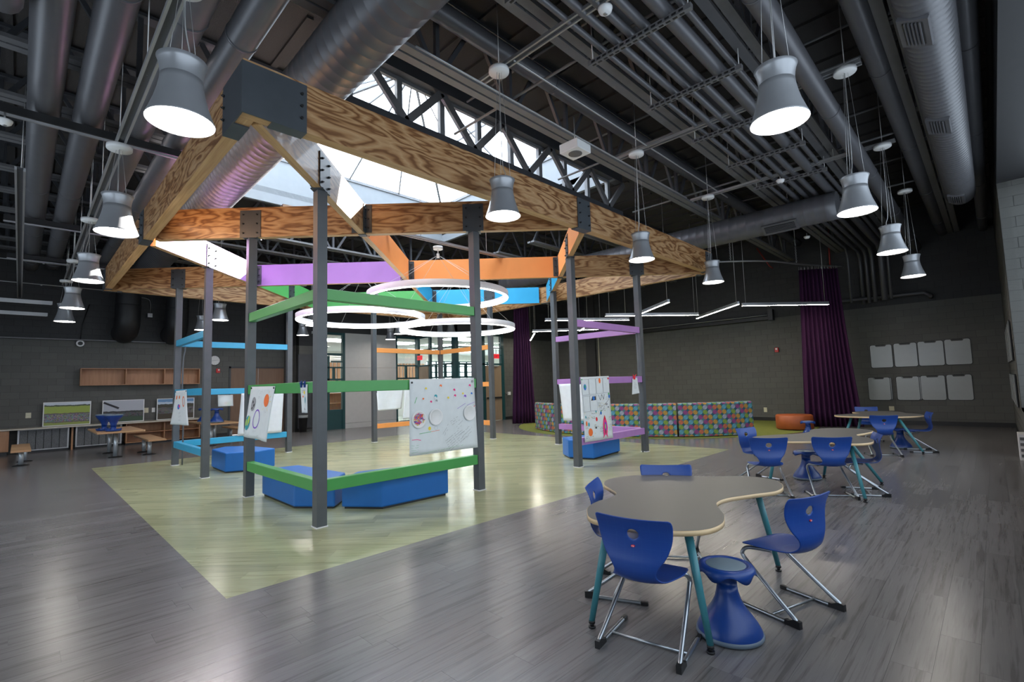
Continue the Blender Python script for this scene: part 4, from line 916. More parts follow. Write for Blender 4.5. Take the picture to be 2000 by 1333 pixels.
def make_chair():
    t = thing('student_chair', '', 'chair', (0, 0, 0), 0, 'blue plastic chairs')
    prof = [(.218, .392, .10, 0), (.216, .402, .145, 0), (.200, .413, .186, 0), (.165, .421, .210, 0), (.10, .421, .220, .008), (.03, .415, .217, .014), (-.05, .408, .190, .018), (-.115, .408, .168, .02),
            (-.160, .420, .155, .02), (-.190, .448, .132, .016), (-.205, .485, .128, .012), (-.205, .530, .148, .010), (-.196, .575, .183, .014), (-.190, .620, .206, .02), (-.190, .665, .222, .026), (-.196, .710, .231, .028),
            (-.207, .750, .236, .026), (-.216, .775, .236, .022), (-.222, .788, .231, .02), (-.225, .794, .218, .02)]
    P = catmull([(a, b, c) for a, b, c, _ in prof], 3); K = catmull([(d, 0, 0) for *_, d in prof], 3)
    M_ = 22; V = []; 
    for i, p in enumerate(P):
        q0 = P[max(i-1, 0)]; q1 = P[min(i+1, len(P)-1)]; ty, tz = q1.x-q0.x, q1.y-q0.y; l = math.hypot(ty, tz) or 1
        ny, nz = tz/l, -ty/l   # towards the sitter
        if nz < 0 and i < 20: ny, nz = -ny, -nz
        if i >= 20 and ny < 0: ny, nz = -ny, -nz
        for k in range(M_+1):
            u = k/M_*2-1; off = K[i].x*u*u; V.append(Vector((p.z*u, p.x+ny*off, p.y+nz*off)))
    F = []; hc = (0.0, .700); ha, hb = .034, .031; N = len(P)
    inside = lambda v: v.y < -.1 and ((v.x-hc[0])/ha)**2+((v.z-hc[1])/hb)**2 < 1
    removed = set()
    for i in range(N-1):
        for k in range(M_):
            q = [i*(M_+1)+k, i*(M_+1)+k+1, (i+1)*(M_+1)+k+1, (i+1)*(M_+1)+k]
            c = sum((V[j] for j in q), Vector())/4
            if inside(c): removed.update(q)
            else: F.append(q)
    usedv = set(j for f in F for j in f)
    for j in removed & usedv:
        v = V[j]; a = math.atan2((v.z-hc[1])/hb, (v.x-hc[0])/ha); v.x = hc[0]+ha*math.cos(a); v.z = hc[1]+hb*math.sin(a)
    m = MB(); m.add(V, F, 0, True); o = m.build('shell', MAT['chairplastic'], t, local=True); smooth_mod(o, th=.009, sub=1)
    for s in (-1, 1):
        pts = catmull([(s*.12, .02, .395), (s*.15, .11, .392), (s*.185, .165, .388), (s*.205, .185, .36), (s*.208, .17, .32), (s*.222, .0, .19), (s*.235, -.15, .08), (s*.24, -.20, .045), (s*.241, -.215, .022), (s*.241, -.19, .014), (s*.241, -.10, .012), (s*.241, .06, .012), (s*.241, .20, .012)], 4)
        MB().tube(pts, .0135, 12).build('frame_tube', MAT['chrome'], t, local=True)
        MB().add([(s*.241+a, b, c) for a in (-.015, .015) for b, c in ((-.235, 0), (-.235, .045), (-.20, .05), (-.155, .028), (-.135, .03), (-.13, 0))], [[0, 1, 2, 3, 4, 5], [11, 10, 9, 8, 7, 6]]+[[i, i+6, (i+1) % 6+6, (i+1) % 6] for i in range(6)]).build('glide', MAT['black'], t, local=True)
        MB().box((s*.241, .195, .013), (.032, .055, .026), 0, 0, .005).build('glide', MAT['black'], t, local=True)
    MB().tube([(-.24, -.03, .014), (.24, -.03, .014)], .0085, 8).build('cross_bar', MAT['chrome'], t, local=True)
    MB().tube([(-.14, .06, .395), (.14, .06, .395)], .012, 8).build('seat_bar', MAT['chrome'], t, local=True)
    e = MB(); pts = [(.0115*math.cos(a), -.2025, .632+.0065*math.sin(a)) for a in [2*PI*i/16 for i in range(16)]]
    e.plate(pts, (0, -1, 0), .006); b = e.build('badge', MAT['c_red'], t, local=True, label='tiny oval badge with white lettering')
    w = MB()
    for (a, b2), (c, d) in (((-.0065, 1), (-.004, -1)), ((-.004, -1), (-.0015, 1)), ((.001, 1), (.006, 1)), ((.001, 1), (.001, 0)), ((.001, 0), (.006, 0)), ((.006, 0), (.006, -1)), ((.006, -1), (.001, -1))):
        w.bar((a, -.2030, .632+b2*.0032), (c, -.2030, .632+d*.0032), .0014, .001, (0, 1, 0))
    w.build('badge_lettering', MAT['white'], b, local=True)
    return t
ch = make_chair()
def chair(x, y, dx, dy, label, first=[True]):
    rz = math.atan2(dy, dx)-PI/2
    if first[0]: first[0] = False; ch.location = (x, y, 0); ch.rotation_euler = (0, 0, rz); ch['label'] = label
    else: dup(ch, (x, y, 0), rz, label)
chair(2.79, 1.62, .98, .17, 'blue plastic chair with its back to the camera at the nearest table')
chair(3.86, 1.14, .31, .95, 'blue plastic chair at the right end of the nearest table, seen from the side')
chair(3.37, 2.17, .38, -.92, 'blue plastic chair at the left side of the nearest table, half hidden')
chair(4.20, 2.16, -.82, -.58, 'blue plastic chair behind the nearest table, only its back top showing')
chair(7.26, 2.30, .86, .5, 'blue plastic chair with its back to the camera, left one at the middle table')
chair(7.71, 1.67, .87, .49, 'blue plastic chair with its back to the camera, right one at the middle table')
chair(8.20, 1.38, -.35, .93, 'blue plastic chair at the right end of the middle table, seen from the side')
chair(8.24, 2.72, -.3, -.95, 'blue plastic chair on the far side of the middle table, facing the camera')
chair(12.10, 1.68, .87, .42, 'blue plastic chair with its back to the camera at the farthest table')
chair(13.12, 1.20, -.3, .95, 'blue plastic chair at the right end of the farthest table, seen from the side')
chair(14.72, 2.28, -.9, -.25, 'blue plastic chair behind the farthest table below the whiteboards')
def make_stool():
    t = thing('wobble_stool', '', 'stool', (0, 0, 0), 0, 'blue wobble stools')
    MB().lathe([(0, 0), (.15, 0), (.192, .006), (.198, .016), (.197, .028), (.190, .034)], seg=40).build('base_ring', MAT['greyrubber'], t, local=True)
    MB().lathe([(.190, .034), (.187, .05), (.168, .085), (.135, .13), (.098, .18), (.076, .225), (.064, .27), (.060, .31), (.0595, .31), (.0595, .34), (.060, .37), (.062, .385)], seg=40).build('base', MAT['plastic'], t, local=True)
    n = 72; V = []; F = []
    rings = [(.0, .428), (.06, .4275), (.118, .4265), (.122, .4265), (.128, .432), (.142, .434), (.158, .428), (.168, .414), (.171, .400)]
    for r, z in rings:
        for k in range(n): a = 2*PI*k/n; V.append((r*math.cos(a), r*math.sin(a), z))
    for k in range(n):
        a = 2*PI*k/n; d = .002+.036*(.5+.5*math.cos(6*a))**1.1; V.append((.176*math.cos(a)*(1+.035*math.cos(6*a)), .176*math.sin(a)*(1+.035*math.cos(6*a)), .402-d))
    for k in range(n): a = 2*PI*k/n; d = .002+.036*(.5+.5*math.cos(6*a))**1.1; V.append((.167*math.cos(a), .167*math.sin(a), .405-d*.9))
    for k in range(n): a = 2*PI*k/n; V.append((.06*math.cos(a), .06*math.sin(a), .384))
    R_ = len(rings)+3
    for i in range(R_-1):
        for k in range(n): k2 = (k+1) % n; F.append([i*n+k, i*n+k2, (i+1)*n+k2, (i+1)*n+k])
    MB().add(V, F, 0, True).build('seat', MAT['plastic'], t, local=True)
    MB().lathe([(0, .4295), (.112, .4295), (.117, .4275)], seg=40).build('seat_pad', MAT['pad'], t, local=True)
    return t
st = make_stool(); st.location = (3.21, 1.30, 0); st['label'] = 'blue wobble stool with a grey pad beside the nearest table'
dup(st, (8.78, 2.20, 0), .4, 'blue wobble stool under the middle table'); dup(st, (13.5, 1.55, 0), .9, 'blue wobble stool at the farthest table between its chairs')
dup(st, (14.6, 3.55, 0), .2, 'blue wobble stool standing in front of the orange ottoman')
def table(outline, legs, label, zt=.71):
    O_ = catmull([(x, y, 0) for x, y in outline], 6, True); poly = [(p.x, p.y) for p in O_]
    ar = sum(poly[i-1][0]*poly[i][1]-poly[i][0]*poly[i-1][1] for i in range(len(poly)))
    if ar < 0: poly.reverse()
    cx = sum(p[0] for p in poly)/len(poly); cy = sum(p[1] for p in poly)/len(poly)
    t = thing('lobed_table', label, 'table', (cx, cy, 0), 0, 'lobed classroom tables')
    m = MB(); n = len(poly); ins = [(x+(cx-x)*.004, y+(cy-y)*.004) for x, y in poly]
    m.prism(poly, zt-.032, zt-.001, 0, 0, True); m.build('edge_band', MAT['tableedge'], t)
    MB().prism(ins, zt-.006, zt, 0).build('top_surface', MAT['tabletop'], t)
    for (x, y), (fx, fy) in legs:
        lg = MB().tube([(x, y, zt-.032), (fx, fy, .045)], [.027, .019], 16).build('leg', MAT['tealleg'], t)
        MB().tube([(x, y, zt-.034), (x, y, zt-.044)], .045, 16).build('mounting_plate', MAT['black'], lg)
        MB().tube([(fx, fy, .048), (fx, fy, .03)], .021, 14).tube([(fx, fy, .014), (fx, fy, 0)], .023, 14).tube([(fx, fy, .03), (fx, fy, .014)], .012, 10).build('foot', MAT['black'], lg)
T1 = [(2.67, 1.79), (2.69, 1.95), (2.80, 2.06), (2.93, 2.14), (3.1, 2.18), (3.27, 2.17), (3.42, 2.22), (3.53, 2.35), (3.66, 2.50), (3.86, 2.58), (4.09, 2.53), (4.27, 2.38), (4.38, 2.2), (4.48, 1.99), (4.60, 1.83), (4.71, 1.67), (4.70, 1.46), (4.50, 1.31), (4.25, 1.28), (4.04, 1.37), (3.78, 1.48), (3.60, 1.49), (3.45, 1.42), (3.29, 1.32), (3.09, 1.26), (2.90, 1.29), (2.76, 1.43), (2.69, 1.61)]
table(T1, [((2.82, 1.90), (2.71, 1.99)), ((2.96, 1.42), (2.92, 1.30)), ((4.38, 1.48), (4.50, 1.39)), ((3.95, 2.35), (4.02, 2.45))], 'grey lobed table with birch edge nearest the camera')
T2 = [(7.53, 2.15), (7.58, 2.42), (7.75, 2.62), (8.0, 2.64), (8.29, 2.50), (8.62, 2.26), (9.0, 2.18), (9.36, 2.24), (9.7, 2.14), (9.88, 1.92), (9.84, 1.62), (9.58, 1.43), (9.2, 1.46), (8.9, 1.53), (8.66, 1.46), (8.48, 1.32), (8.22, 1.23), (7.93, 1.22), (7.72, 1.34), (7.68, 1.56), (7.72, 1.78), (7.62, 1.95)]
table(T2, [((7.78, 2.3), (7.68, 2.42)), ((7.92, 1.45), (7.56, 1.27)), ((9.0, 1.9), (9.0, 2.02)), ((8.75, 1.65), (8.88, 1.28))], 'grey lobed table in the middle of the row of three')
T3 = [(12.83, 2.53), (12.70, 2.2), (12.72, 1.83), (12.95, 1.42), (13.2, 1.2), (13.54, 1.13), (13.9, 1.25), (14.15, 1.48), (14.4, 1.56), (14.62, 1.66), (14.76, 1.88), (14.74, 2.15), (14.55, 2.38), (14.3, 2.5), (14.1, 2.46), (13.84, 2.30), (13.5, 2.45), (13.15, 2.64)]
table(T3, [((12.95, 2.3), (12.85, 2.5)), ((13.0, 1.5), (12.66, 1.12)), ((13.4, 2.2), (13.45, 2.35)), ((14.5, 1.9), (14.6, 1.8))], 'grey lobed table farthest away, below the whiteboards')
# blue benches
for poly, l in (([(2.72, 8.18), (2.70, 6.88), (3.06, 6.42), (3.40, 6.78), (3.26, 8.12)], 'blue vinyl bench inside the green rails, left one'), ([(3.12, 6.34), (3.46, 5.87), (4.56, 5.85), (4.44, 6.50), (3.54, 6.70)], 'blue vinyl bench inside the green rails, right one'),
        ([(2.98, 12.06), (2.96, 11.0), (3.48, 10.74), (3.9, 10.95), (3.72, 12.0), (3.32, 12.38)], 'blue vinyl bench inside the blue rails'), ([(8.30, 6.52), (8.48, 6.0), (9.72, 6.15), (9.6, 6.75), (8.6, 6.92)], 'blue vinyl bench behind the poster in the purple rails')):
    ar = sum(poly[i-1][0]*poly[i][1]-poly[i][0]*poly[i-1][1] for i in range(len(poly)))
    if ar < 0: poly.reverse()
    cx = sum(p[0] for p in poly)/len(poly); cy = sum(p[1] for p in poly)/len(poly)
    t = thing('soft_bench', l, 'bench', (cx, cy, 0), 0, 'blue soft benches')
    b = MB().prism(poly, .025, .40).build('cushion', MAT['vinyl'], t); smooth_mod(b, bev=.022)
    s = .94; MB().prism([(cx+(x-cx)*s, cy+(y-cy)*s) for x, y in poly], 0, .026).build('base', MAT['black'], t)
# ================================================================ LOUNGE
def arc_sofa(a0, a1, label):
    cx, cy, Ro = 16.96, 9.01, 4.71; a0, a1 = math.radians(a0), math.radians(a1)
    am = (a0+a1)/2; t = thing('curved_sofa', label, 'sofa', (cx+4.4*math.cos(am), cy+4.4*math.sin(am), 0), 0, 'dotted curved sofas')
    n = 22; sec = [(Ro, .03), (Ro, .90), (Ro-.02, .94), (Ro-.10, .955), (Ro-.20, .94), (Ro-.23, .90), (Ro-.26, .46), (Ro-.80, .45), (Ro-.86, .42), (Ro-.86, .03)]
    V = []; F = []; m_ = len(sec)
    for i in range(n+1):
        a = a0+(a1-a0)*i/n
        for r, z in sec: V.append((cx+r*math.cos(a), cy+r*math.sin(a), z))
    for i in range(n):
        for k in range(m_): k2 = (k+1) % m_; F.append([i*m_+k, (i+1)*m_+k, (i+1)*m_+k2, i*m_+k2])
    F.append(list(range(m_))); F.append([n*m_+k for k in range(m_)][::-1])
    mb = MB().add(V, F); o = mb.build('upholstery', MAT['dots'], t); me = o.data; off = rootloc(t); uvl = me.uv_layers.new(name='UVMap'); c = .1345
    for p in me.polygons:
        nz = abs(p.normal.z); end = len(p.vertices) > 4
        for li in p.loop_indices:
            v = me.vertices[me.loops[li].vertex_index].co+off; x, y = v.x-cx, v.y-cy; r = math.hypot(x, y); a = math.atan2(y, x)
            if a < 0: a += 2*PI
            u = a*Ro/c; w = (v.z-.03)/c+.62
            if nz > .6: w = (r+8)/c
            if end: u = (r+8)/c
            uvl.data[li].uv = (u, w)
    for a in (a0+.03, am, a1-.03):
        for r in (Ro-.06, Ro-.78): MB().tube([(cx+r*math.cos(a), cy+r*math.sin(a), .006), (cx+r*math.cos(a), cy+r*math.sin(a), .032)], .03, 10).build('foot', MAT['black'], t)
arc_sofa(143.6, 161.2, 'dotted curved sofa at the far left end, beside the narrow curtain')
arc_sofa(161.6, 187.2, 'dotted curved sofa mostly hidden behind the purple-railed poster')
arc_sofa(187.6, 213.8, 'dotted curved sofa right of the purple-railed poster')
arc_sofa(214.4, 240.7, 'dotted curved sofa at the right end of the row')
t = thing('round_ottoman', 'orange round ottoman beside the big purple curtain', 'ottoman', (16.72, 4.42, 0))
smooth_mod(MB().lathe([(0, .03), (.48, .03), (.5, .05), (.5, .42), (.47, .45), (0, .455)], (16.72, 4.42, 0), 36).build('cushion', MAT['orangevinyl'], t))
MB().tube([(16.72, 4.42, .006), (16.72, 4.42, .03)], .44, 24).build('base', MAT['black'], t)
def curtain(top_, bot, zt, folds, amp, label, zb=.03):
    t = thing('curtain', label, 'curtain', ((bot[0][0]+bot[1][0])/2, (bot[0][1]+bot[1][1])/2, zb)); n = folds*8; rows = 10; V = []; F = []
    for j in range(rows+1):
        w = j/rows; a = Vector(top_[0]).lerp(Vector(bot[0]), w**1.3); b = Vector(top_[1]).lerp(Vector(bot[1]), w**1.3); d = (b-a).normalized(); nn = Vector((-d.y, d.x))
        for i in range(n+1):
            u = i/n; ph = u*folds*2*PI+.8*math.sin(u*7+j*.25); q = a.lerp(b, u)+nn*(amp*(.6+.4*w)*math.sin(ph)+.03*math.sin(u*9+w))
            V.append((q.x, q.y, zt+(zb-zt)*w))
    for j in range(rows):
        for i in range(n): F.append([j*(n+1)+i, j*(n+1)+i+1, (j+1)*(n+1)+i+1, (j+1)*(n+1)+i])
    o = MB().add(V, F, 0, True).build('cloth', MAT['curtain'], t); smooth_mod(o, th=.012)
    for i in range(0, n+1, 4):
        x, y, z = V[i]; MB().tube([(x, y, z-.01), (x, y, z+.10)], .006, 5).build('hook', MAT['wire'], t)
curtain([(17.42, 4.15), (18.15, 3.25)], [(17.42, 4.30), (18.12, 2.92)], 4.98, 11, .08, 'big deep purple stage curtain gathered before the whiteboard wall')
curtain([(14.25, 13.75), (14.8, 13.45)], [(14.10, 13.85), (14.92, 13.32)], 4.9, 7, .06, 'narrow purple curtain gathered by the glazed doors')
tk = thing('curtain_track', 'curved metal curtain track hung on chains before the back wall', 'curtain track', (16.0, 4.6, 5.08))
MB().tube(catmull([(13.2, 7.9, 5.1), (14.0, 6.5, 5.1), (14.8, 5.5, 5.1), (15.85, 4.58, 5.1), (17.0, 4.1, 5.1), (17.7, 3.75, 5.1), (18.6, 3.2, 5.1)], 6), .028, 8).build('track_rail', MAT['zinc'], tk)
tk2 = thing('curtain_track', 'curved metal curtain track above the narrow curtain', 'curtain track', (14.2, 13.8, 5.0))
MB().tube(catmull([(12.9, 12.2, 5.03), (13.6, 13.2, 5.03), (14.5, 13.6, 5.03), (15.4, 13.3, 5.03), (16.3, 13.5, 5.03)], 5), .025, 8).build('track_rail', MAT['zinc'], tk2)
link = MB().tube([(.018*math.cos(a), 0, .028*math.sin(a)) for a in [2*PI*i/10 for i in range(10)]], .005, 5, closed=True).mesh('chain_link', MAT['zinc'])
for i, (x, y, l) in enumerate(((15.0, 5.35, 'left'), (17.0, 4.1, 'right'))):
    c = thing('hanging_chain', 'zinc chain holding the curved curtain track, %s one' % l, 'chain', (x, y, 5.13), 0, 'track chains')
    for k in range(16): inst('chain_link', link, (x, y, 5.16+k*.042), (0, 0, (k % 2)*PI/2), c)
    MB().tube([(x, y, 5.83), (x, y, 5.87)], .02, 6).tube([(x, y, 5.86), (x, y, ZC-.05)], .008, 5).build('hook', MAT['zinc'], c)
# ================================================================ BACK WALL FITTINGS
def wallboard(y0, y1, z0, z1, label, layers=1, x=19.70, side='x'):
    t = thing('handheld_whiteboard', label, 'whiteboard', (x, (y0+y1)/2, z0), 0, 'lap whiteboards on the wall')
    cy = (y0+y1)/2; n_ = .035; r = .05
    def outline(g=0):
        pts = []
        for (qx, qz, s) in ((y1-g-r, z0+g+r, -90), (y1-g-r, z1-g-r, 0)):
            for k in range(4): a = math.radians(s+k*30); pts.append((qx+r*math.cos(a), qz+r*math.sin(a)))
        pts += [(cy+.15, z1-g), (cy+.12, z1-g-.05), (cy-.12, z1-g-.05), (cy-.15, z1-g)]
        for (qx, qz, s) in ((y0+g+r, z1-g-r, 90), (y0+g+r, z0+g+r, 180)):
            for k in range(4): a = math.radians(s+k*30); pts.append((qx+r*math.cos(a), qz+r*math.sin(a)))
        return pts
    for q in range(layers):
        sh = q*.035; xx = x-.014-(layers-1-q)*.02
        bk = [(xx-.004, a-sh, b) for a, b in outline()][::-1]; MB().plate(bk, (-1, 0, 0), .010).build('frame', MAT['black'], t)
        f_ = [(xx-.010, a-sh, b) for a, b in outline(.012)][::-1]; MB().plate(f_, (-1, 0, 0), .006).build('writing_surface', MAT['board'], t)
    MB().bb((x-.03, cy-.12, z1-.03), (x-.012, cy+.12, z1-.004)).build('handle', MAT['black'], t)
names = ['leftmost', 'second', 'third', 'rightmost']
for i, (a, b) in enumerate(((2.84, 2.26), (2.23, 1.65), (1.64, 1.03), (1.02, .43))): wallboard(b, a, 1.80+i*.004, 2.55+i*.012, 'framed lap whiteboard on the back wall, %s in the upper row' % names[i])
for i, (a, b) in enumerate(((2.97, 2.38), (2.24, 1.67), (1.65, 1.07), (1.05, .48))): wallboard(b, a, .76, 1.50+i*.01, 'framed lap whiteboard on the back wall, %s in the lower row' % names[i], 2 if i in (0, 1) else 1)
for r_, (z0, z1) in enumerate(((1.80, 2.62), (.85, 1.52))):
    for k in range(5):
        x = 14.2+k*1.0; t = thing('handheld_whiteboard', 'lap whiteboard seen edge-on on the right wall, %s row, %s from the camera' % (('upper', 'lower')[r_], ords[k]), 'whiteboard', (x+.3, -.28, z0), 0, 'edge-on whiteboards')
        MB().bb((x, -.288, z0), (x+.62, -.268, z1)).build('frame', MAT['black'], t); MB().bb((x+.012, -.268, z0+.012), (x+.61, -.262, z1-.012)).build('writing_surface', MAT['board'], t)
def wallplate(c, nrm, w, h, mat, label, name='wall_outlet', cat='outlet', holes=True):
    n = Vector(nrm); s = Vector((-n.y, n.x, 0)); c = Vector(c); t = thing(name, label, cat, c)
    MB().add([c+s*a*w/2+Vector((0, 0, b*h/2))+n*e for e in (0, .01) for a, b in ((-1, -1), (1, -1), (1, 1), (-1, 1))], [[0, 3, 2, 1], [4, 5, 6, 7], [0, 1, 5, 4], [1, 2, 6, 5], [2, 3, 7, 6], [3, 0, 4, 7]]).build('cover_plate', mat, t)
    if holes:
        for b in (-1, 1): d = c+n*.012+Vector((0, 0, b*h*.22)); MB().bar(d-s*w*.22, d+s*w*.22, h*.2, .004, (0, 0, 1)).build('socket', MAT['white'], t)
wallplate((19.695, 6.14, .40), (-1, 0, 0), .11, .17, MAT['offwhite'], 'cream outlet low on the back wall left of the orange ottoman')
wallplate((19.695, 2.41, .50), (-1, 0, 0), .13, .14, MAT['offwhite'], 'cream outlet on the back wall below the whiteboards')
t = thing('fire_alarm', 'red fire alarm strobe on the back wall left of the big curtain', 'fire alarm', (19.66, 5.6, 2.52)); MB().box((19.66, 5.6, 2.6), (.06, .13, .17), 0, 0, .01).build('body', MAT['red'], t); MB().box((19.622, 5.6, 2.63), (.02, .06, .06)).build('strobe', MAT['white'], t)
t = thing('projection_screen', 'long rolled projection screen case on the back wall', 'projection screen', (19.6, 9.0, 3.75)); MB().bb((19.50, 5.75, 3.72), (19.68, 12.5, 3.88), ch=.02).build('case', MAT['black'], t)
MB().tube([(19.49, 5.7, 3.90), (19.49, 12.5, 3.90)], .014, 6).build('hem_bar', MAT['zinc'], t); MB().bb((19.45, 5.6, 3.7), (19.69, 5.75, 4.1)).build('end_bracket', MAT['black'], t)
tag(MB().bb((19.58, 13.53, 0), (19.7, 14.07, ZC)).build('trim_3', MAT['block_hi']), kind='structure')
MB().tube([(19.62, 13.35, .3), (19.62, 13.35, 4.0)], .02, 8).top('wall_conduit', MAT['offwhite'], 'pale conduit running down the back wall beside the dark pilaster', 'conduit')
t = thing('light_switch', 'white switch box on the dark wall beside the tan door', 'switch', (16.25, 16.17, 1.15)); MB().box((16.25, 16.15, 1.2), (.16, .07, .15), 0, 0, .008).build('box', MAT['white'], t); MB().bar((16.17, 16.13, 1.21), (16.0, 16.13, 1.22), .03, .03).build('lever', MAT['zinc'], t)
# ================================================================ SHEETS HUNG ON THE RAILS
class Sheet:
    def __init__(s, label, TL, TR, BR, BL, n, amp=.012, name='hanging_drawing', cat='drawing', group='sheets hung on the rails', mat='paper', lean=0.0):
        s.c = [Vector(v) for v in (TL, TR, BR, BL)]; s.n = Vector(n).normalized(); s.amp = amp; s.lean = lean; s.ph = random.random()*6
        s.t = thing(name, label, cat, ((s.c[2]+s.c[3])/2), 0, group)
        m = MB(); N_ = 14; V = [s.P(i/N_, j/N_) for j in range(N_+1) for i in range(N_+1)]
        m.add(V, [[j*(N_+1)+i, (j+1)*(N_+1)+i, (j+1)*(N_+1)+i+1, j*(N_+1)+i+1] for j in range(N_) for i in range(N_)], 0, True)
        o = m.build('sheet', MAT[mat], s.t); smooth_mod(o, th=.002); s.w = (s.c[1]-s.c[0]).length; s.h = (s.c[3]-s.c[0]).length
    def P(s, u, v, e=0.0):
        a = s.c[0].lerp(s.c[1], u); b = s.c[3].lerp(s.c[2], u); p = a.lerp(b, v)
        return p + s.n*(e+s.amp*v*math.sin(u*9+s.ph+v*2)+s.lean*v*v)
    def disc(s, u, v, r, mat, asp=1.0, rot=0, e=.004, ring=0.0, nm='drawn_disc', label=None):
        m = MB(); n = 16; V = []
        for k in range(n):
            a = 2*PI*k/n; x = r*math.cos(a); y = r*asp*math.sin(a); x, y = x*math.cos(rot)-y*math.sin(rot), x*math.sin(rot)+y*math.cos(rot)
            V.append(s.P(u+x/s.w, v+y/s.h, e))
        if ring:
            for k in range(n):
                a = 2*PI*k/n; x = r*(1-ring)*math.cos(a); y = r*(1-ring)*asp*math.sin(a); x, y = x*math.cos(rot)-y*math.sin(rot), x*math.sin(rot)+y*math.cos(rot)
                V.append(s.P(u+x/s.w, v+y/s.h, e))
            m.add(V, [[k, n+k, n+(k+1) % n, (k+1) % n] for k in range(n)])
        else: m.add(V, [list(range(n))[::-1]])
        return m.build(nm, MAT[mat], s.t, label)
    def poly(s, pts, mat, nm='drawn_shape', e=.004):
        return MB().add([s.P(u, v, e) for u, v in pts], [list(range(len(pts)))]).build(nm, MAT[mat], s.t)
    def lines(s, L, w, mat, nm='pen_line', e=.0035):
        m = MB()
        for pts in L:
            for a, b in zip(pts, pts[1:]):
                A_ = s.P(*a, e); B_ = s.P(*b, e)
                if (B_-A_).length < 1e-4: continue
                d = (B_-A_).normalized().cross(s.n)*w/2; m.add([A_+d, B_+d, B_-d, A_-d], [[0, 1, 2, 3]])
        return m.build(nm, MAT[mat], s.t)
    def scrib(s, u, v, wd, rows, mat='ink', dv=.02, ang=0.0, amp=.006, w=.0022, nm='handwriting'):
        L = []
        for r in range(rows):
            x = 0; pts = []
            ww = wd*random.uniform(.6, 1.0)
            while x < ww:
                if random.random() < .18 and len(pts) > 2: L.append(pts); pts = []; x += .012
                y = r*dv*s.h+random.uniform(-amp, amp); X_ = x*s.w; pts.append((u+(X_*math.cos(ang)+y*math.sin(ang))/s.w, v+(-X_*math.sin(ang)+y*math.cos(ang))/s.h)); x += random.uniform(.006, .012)
            if len(pts) > 1: L.append(pts)
        return s.lines(L, w, mat, nm)
    def pin(s, u, v, mat='black', r=.014, nm='magnet'):
        a = s.P(u, v, .002); MB().tube([a, a+s.n*.010], r, 12).build(nm, MAT[mat], s.t)
YF = 5.73-RW/2-.004; XF = 2.556-RW/2-.006
# big poster on the green rail
b = Sheet('large white poster with paper plates and pom-pom dots on the green rail', (3.78, YF, 1.715), (4.95, YF, 1.725), (4.97, YF-.02, .665), (3.76, YF-.02, .675), (0, -1, 0), .012)
b.pin(.03, .045); b.pin(.965, .05, 'c_grey', .02)
for u, v, c, r in ((.23, .13, 'c_yellow', .017), (.45, .10, 'c_orange', .020), (.19, .265, 'c_orange', .014), (.37, .24, 'c_teal', .026), (.30, .31, 'c_pink', .016), (.38, .30, 'c_grey', .018), (.56, .27, 'c_yellow', .018), (.66, .165, 'c_pink', .020), (.67, .245, 'c_pink', .020), (.80, .22, 'c_yellow', .016), (.835, .26, 'c_purple', .022), (.92, .11, 'c_pink', .020), (.945, .225, 'c_blue', .017)):
    b.disc(u, v, r, c, e=.006, nm='pom_pom'); b.disc(u-.008, v+.02, r*.8, 'paper', e=.007, nm='cotton_ball')
def paper_plate(u, v, r):
    c = b.P(u, v, .006); m = MB(); prof = [(0, 0), (r*.72, 0), (r*.82, .010), (r*.97, .014), (r, .011)]; n = 32
    V = [c+Vector((p*math.cos(2*PI*k/n), -z, p*math.sin(2*PI*k/n))) for p, z in prof for k in range(n)]
    m.add(V, [[i*n+k, (i+1)*n+k, (i+1)*n+(k+1) % n, i*n+(k+1) % n] for i in range(4) for k in range(n)], 0, True); m.build('paper_plate', MAT['white'], b.t, 'white paper plate stuck on the poster')
paper_plate(.125, .535, .122); paper_plate(.36, .52, .118); paper_plate(.895, .50, .118)
cb = ['c_orange', 'c_red', 'c_yellow', 'c_purple', 'c_pink', 'c_blue']; rr_ = random.Random(3)
for c in cb:
    m = MB()
    for k in range(17):
        a = rr_.random()*6.28; r = .082*math.sqrt(rr_.random()); p = b.P(.125+r*math.cos(a)/b.w, .535+r*math.sin(a)/b.h, .016); d = Vector((math.cos(a*3), 0, math.sin(a*3)))*.011
        m.bar(p-d, p+d, .007, .006)
    m.build('coloured_bits', MAT[c], b.t)
b.disc(.27, .665, .022, 'c_yellow', 1.2); b.disc(.36, .665, .026, 'c_grey', 1.1, ring=.08)
b.lines([[(.13, .725), (.29, .71)]], .006, 'c_green'); b.lines([[(.29, .71), (.41, .70)]], .005, 'c_orange'); b.lines([[(.03, .795), (.10, .795), (.15, .81)]], .008, 'c_pink')
b.lines([[(.10, .24), (.07, .32)]], .008, 'c_green'); b.lines([[(.84, .36), (.70, .43)], [(.99, .35), (.86, .39)]], .004, 'c_purple'); b.lines([[(.99, .40), (.97, .42)]], .009, 'c_red')
b.scrib(.58, .60, .17, 3, ang=.45, dv=.03); b.scrib(.68, .68, .16, 2, ang=.6, dv=.04); b.scrib(.46, .76, .16, 2, ang=.9, dv=.03); b.scrib(.50, .86, .36, 6, ang=.5, dv=.032); b.scrib(.74, .80, .22, 3, ang=.6, dv=.04)
b.scrib(.02, .87, .15, 4, 'c_green', dv=.03); b.scrib(.14, .985, .80, 1, 'c_green', ang=.06)
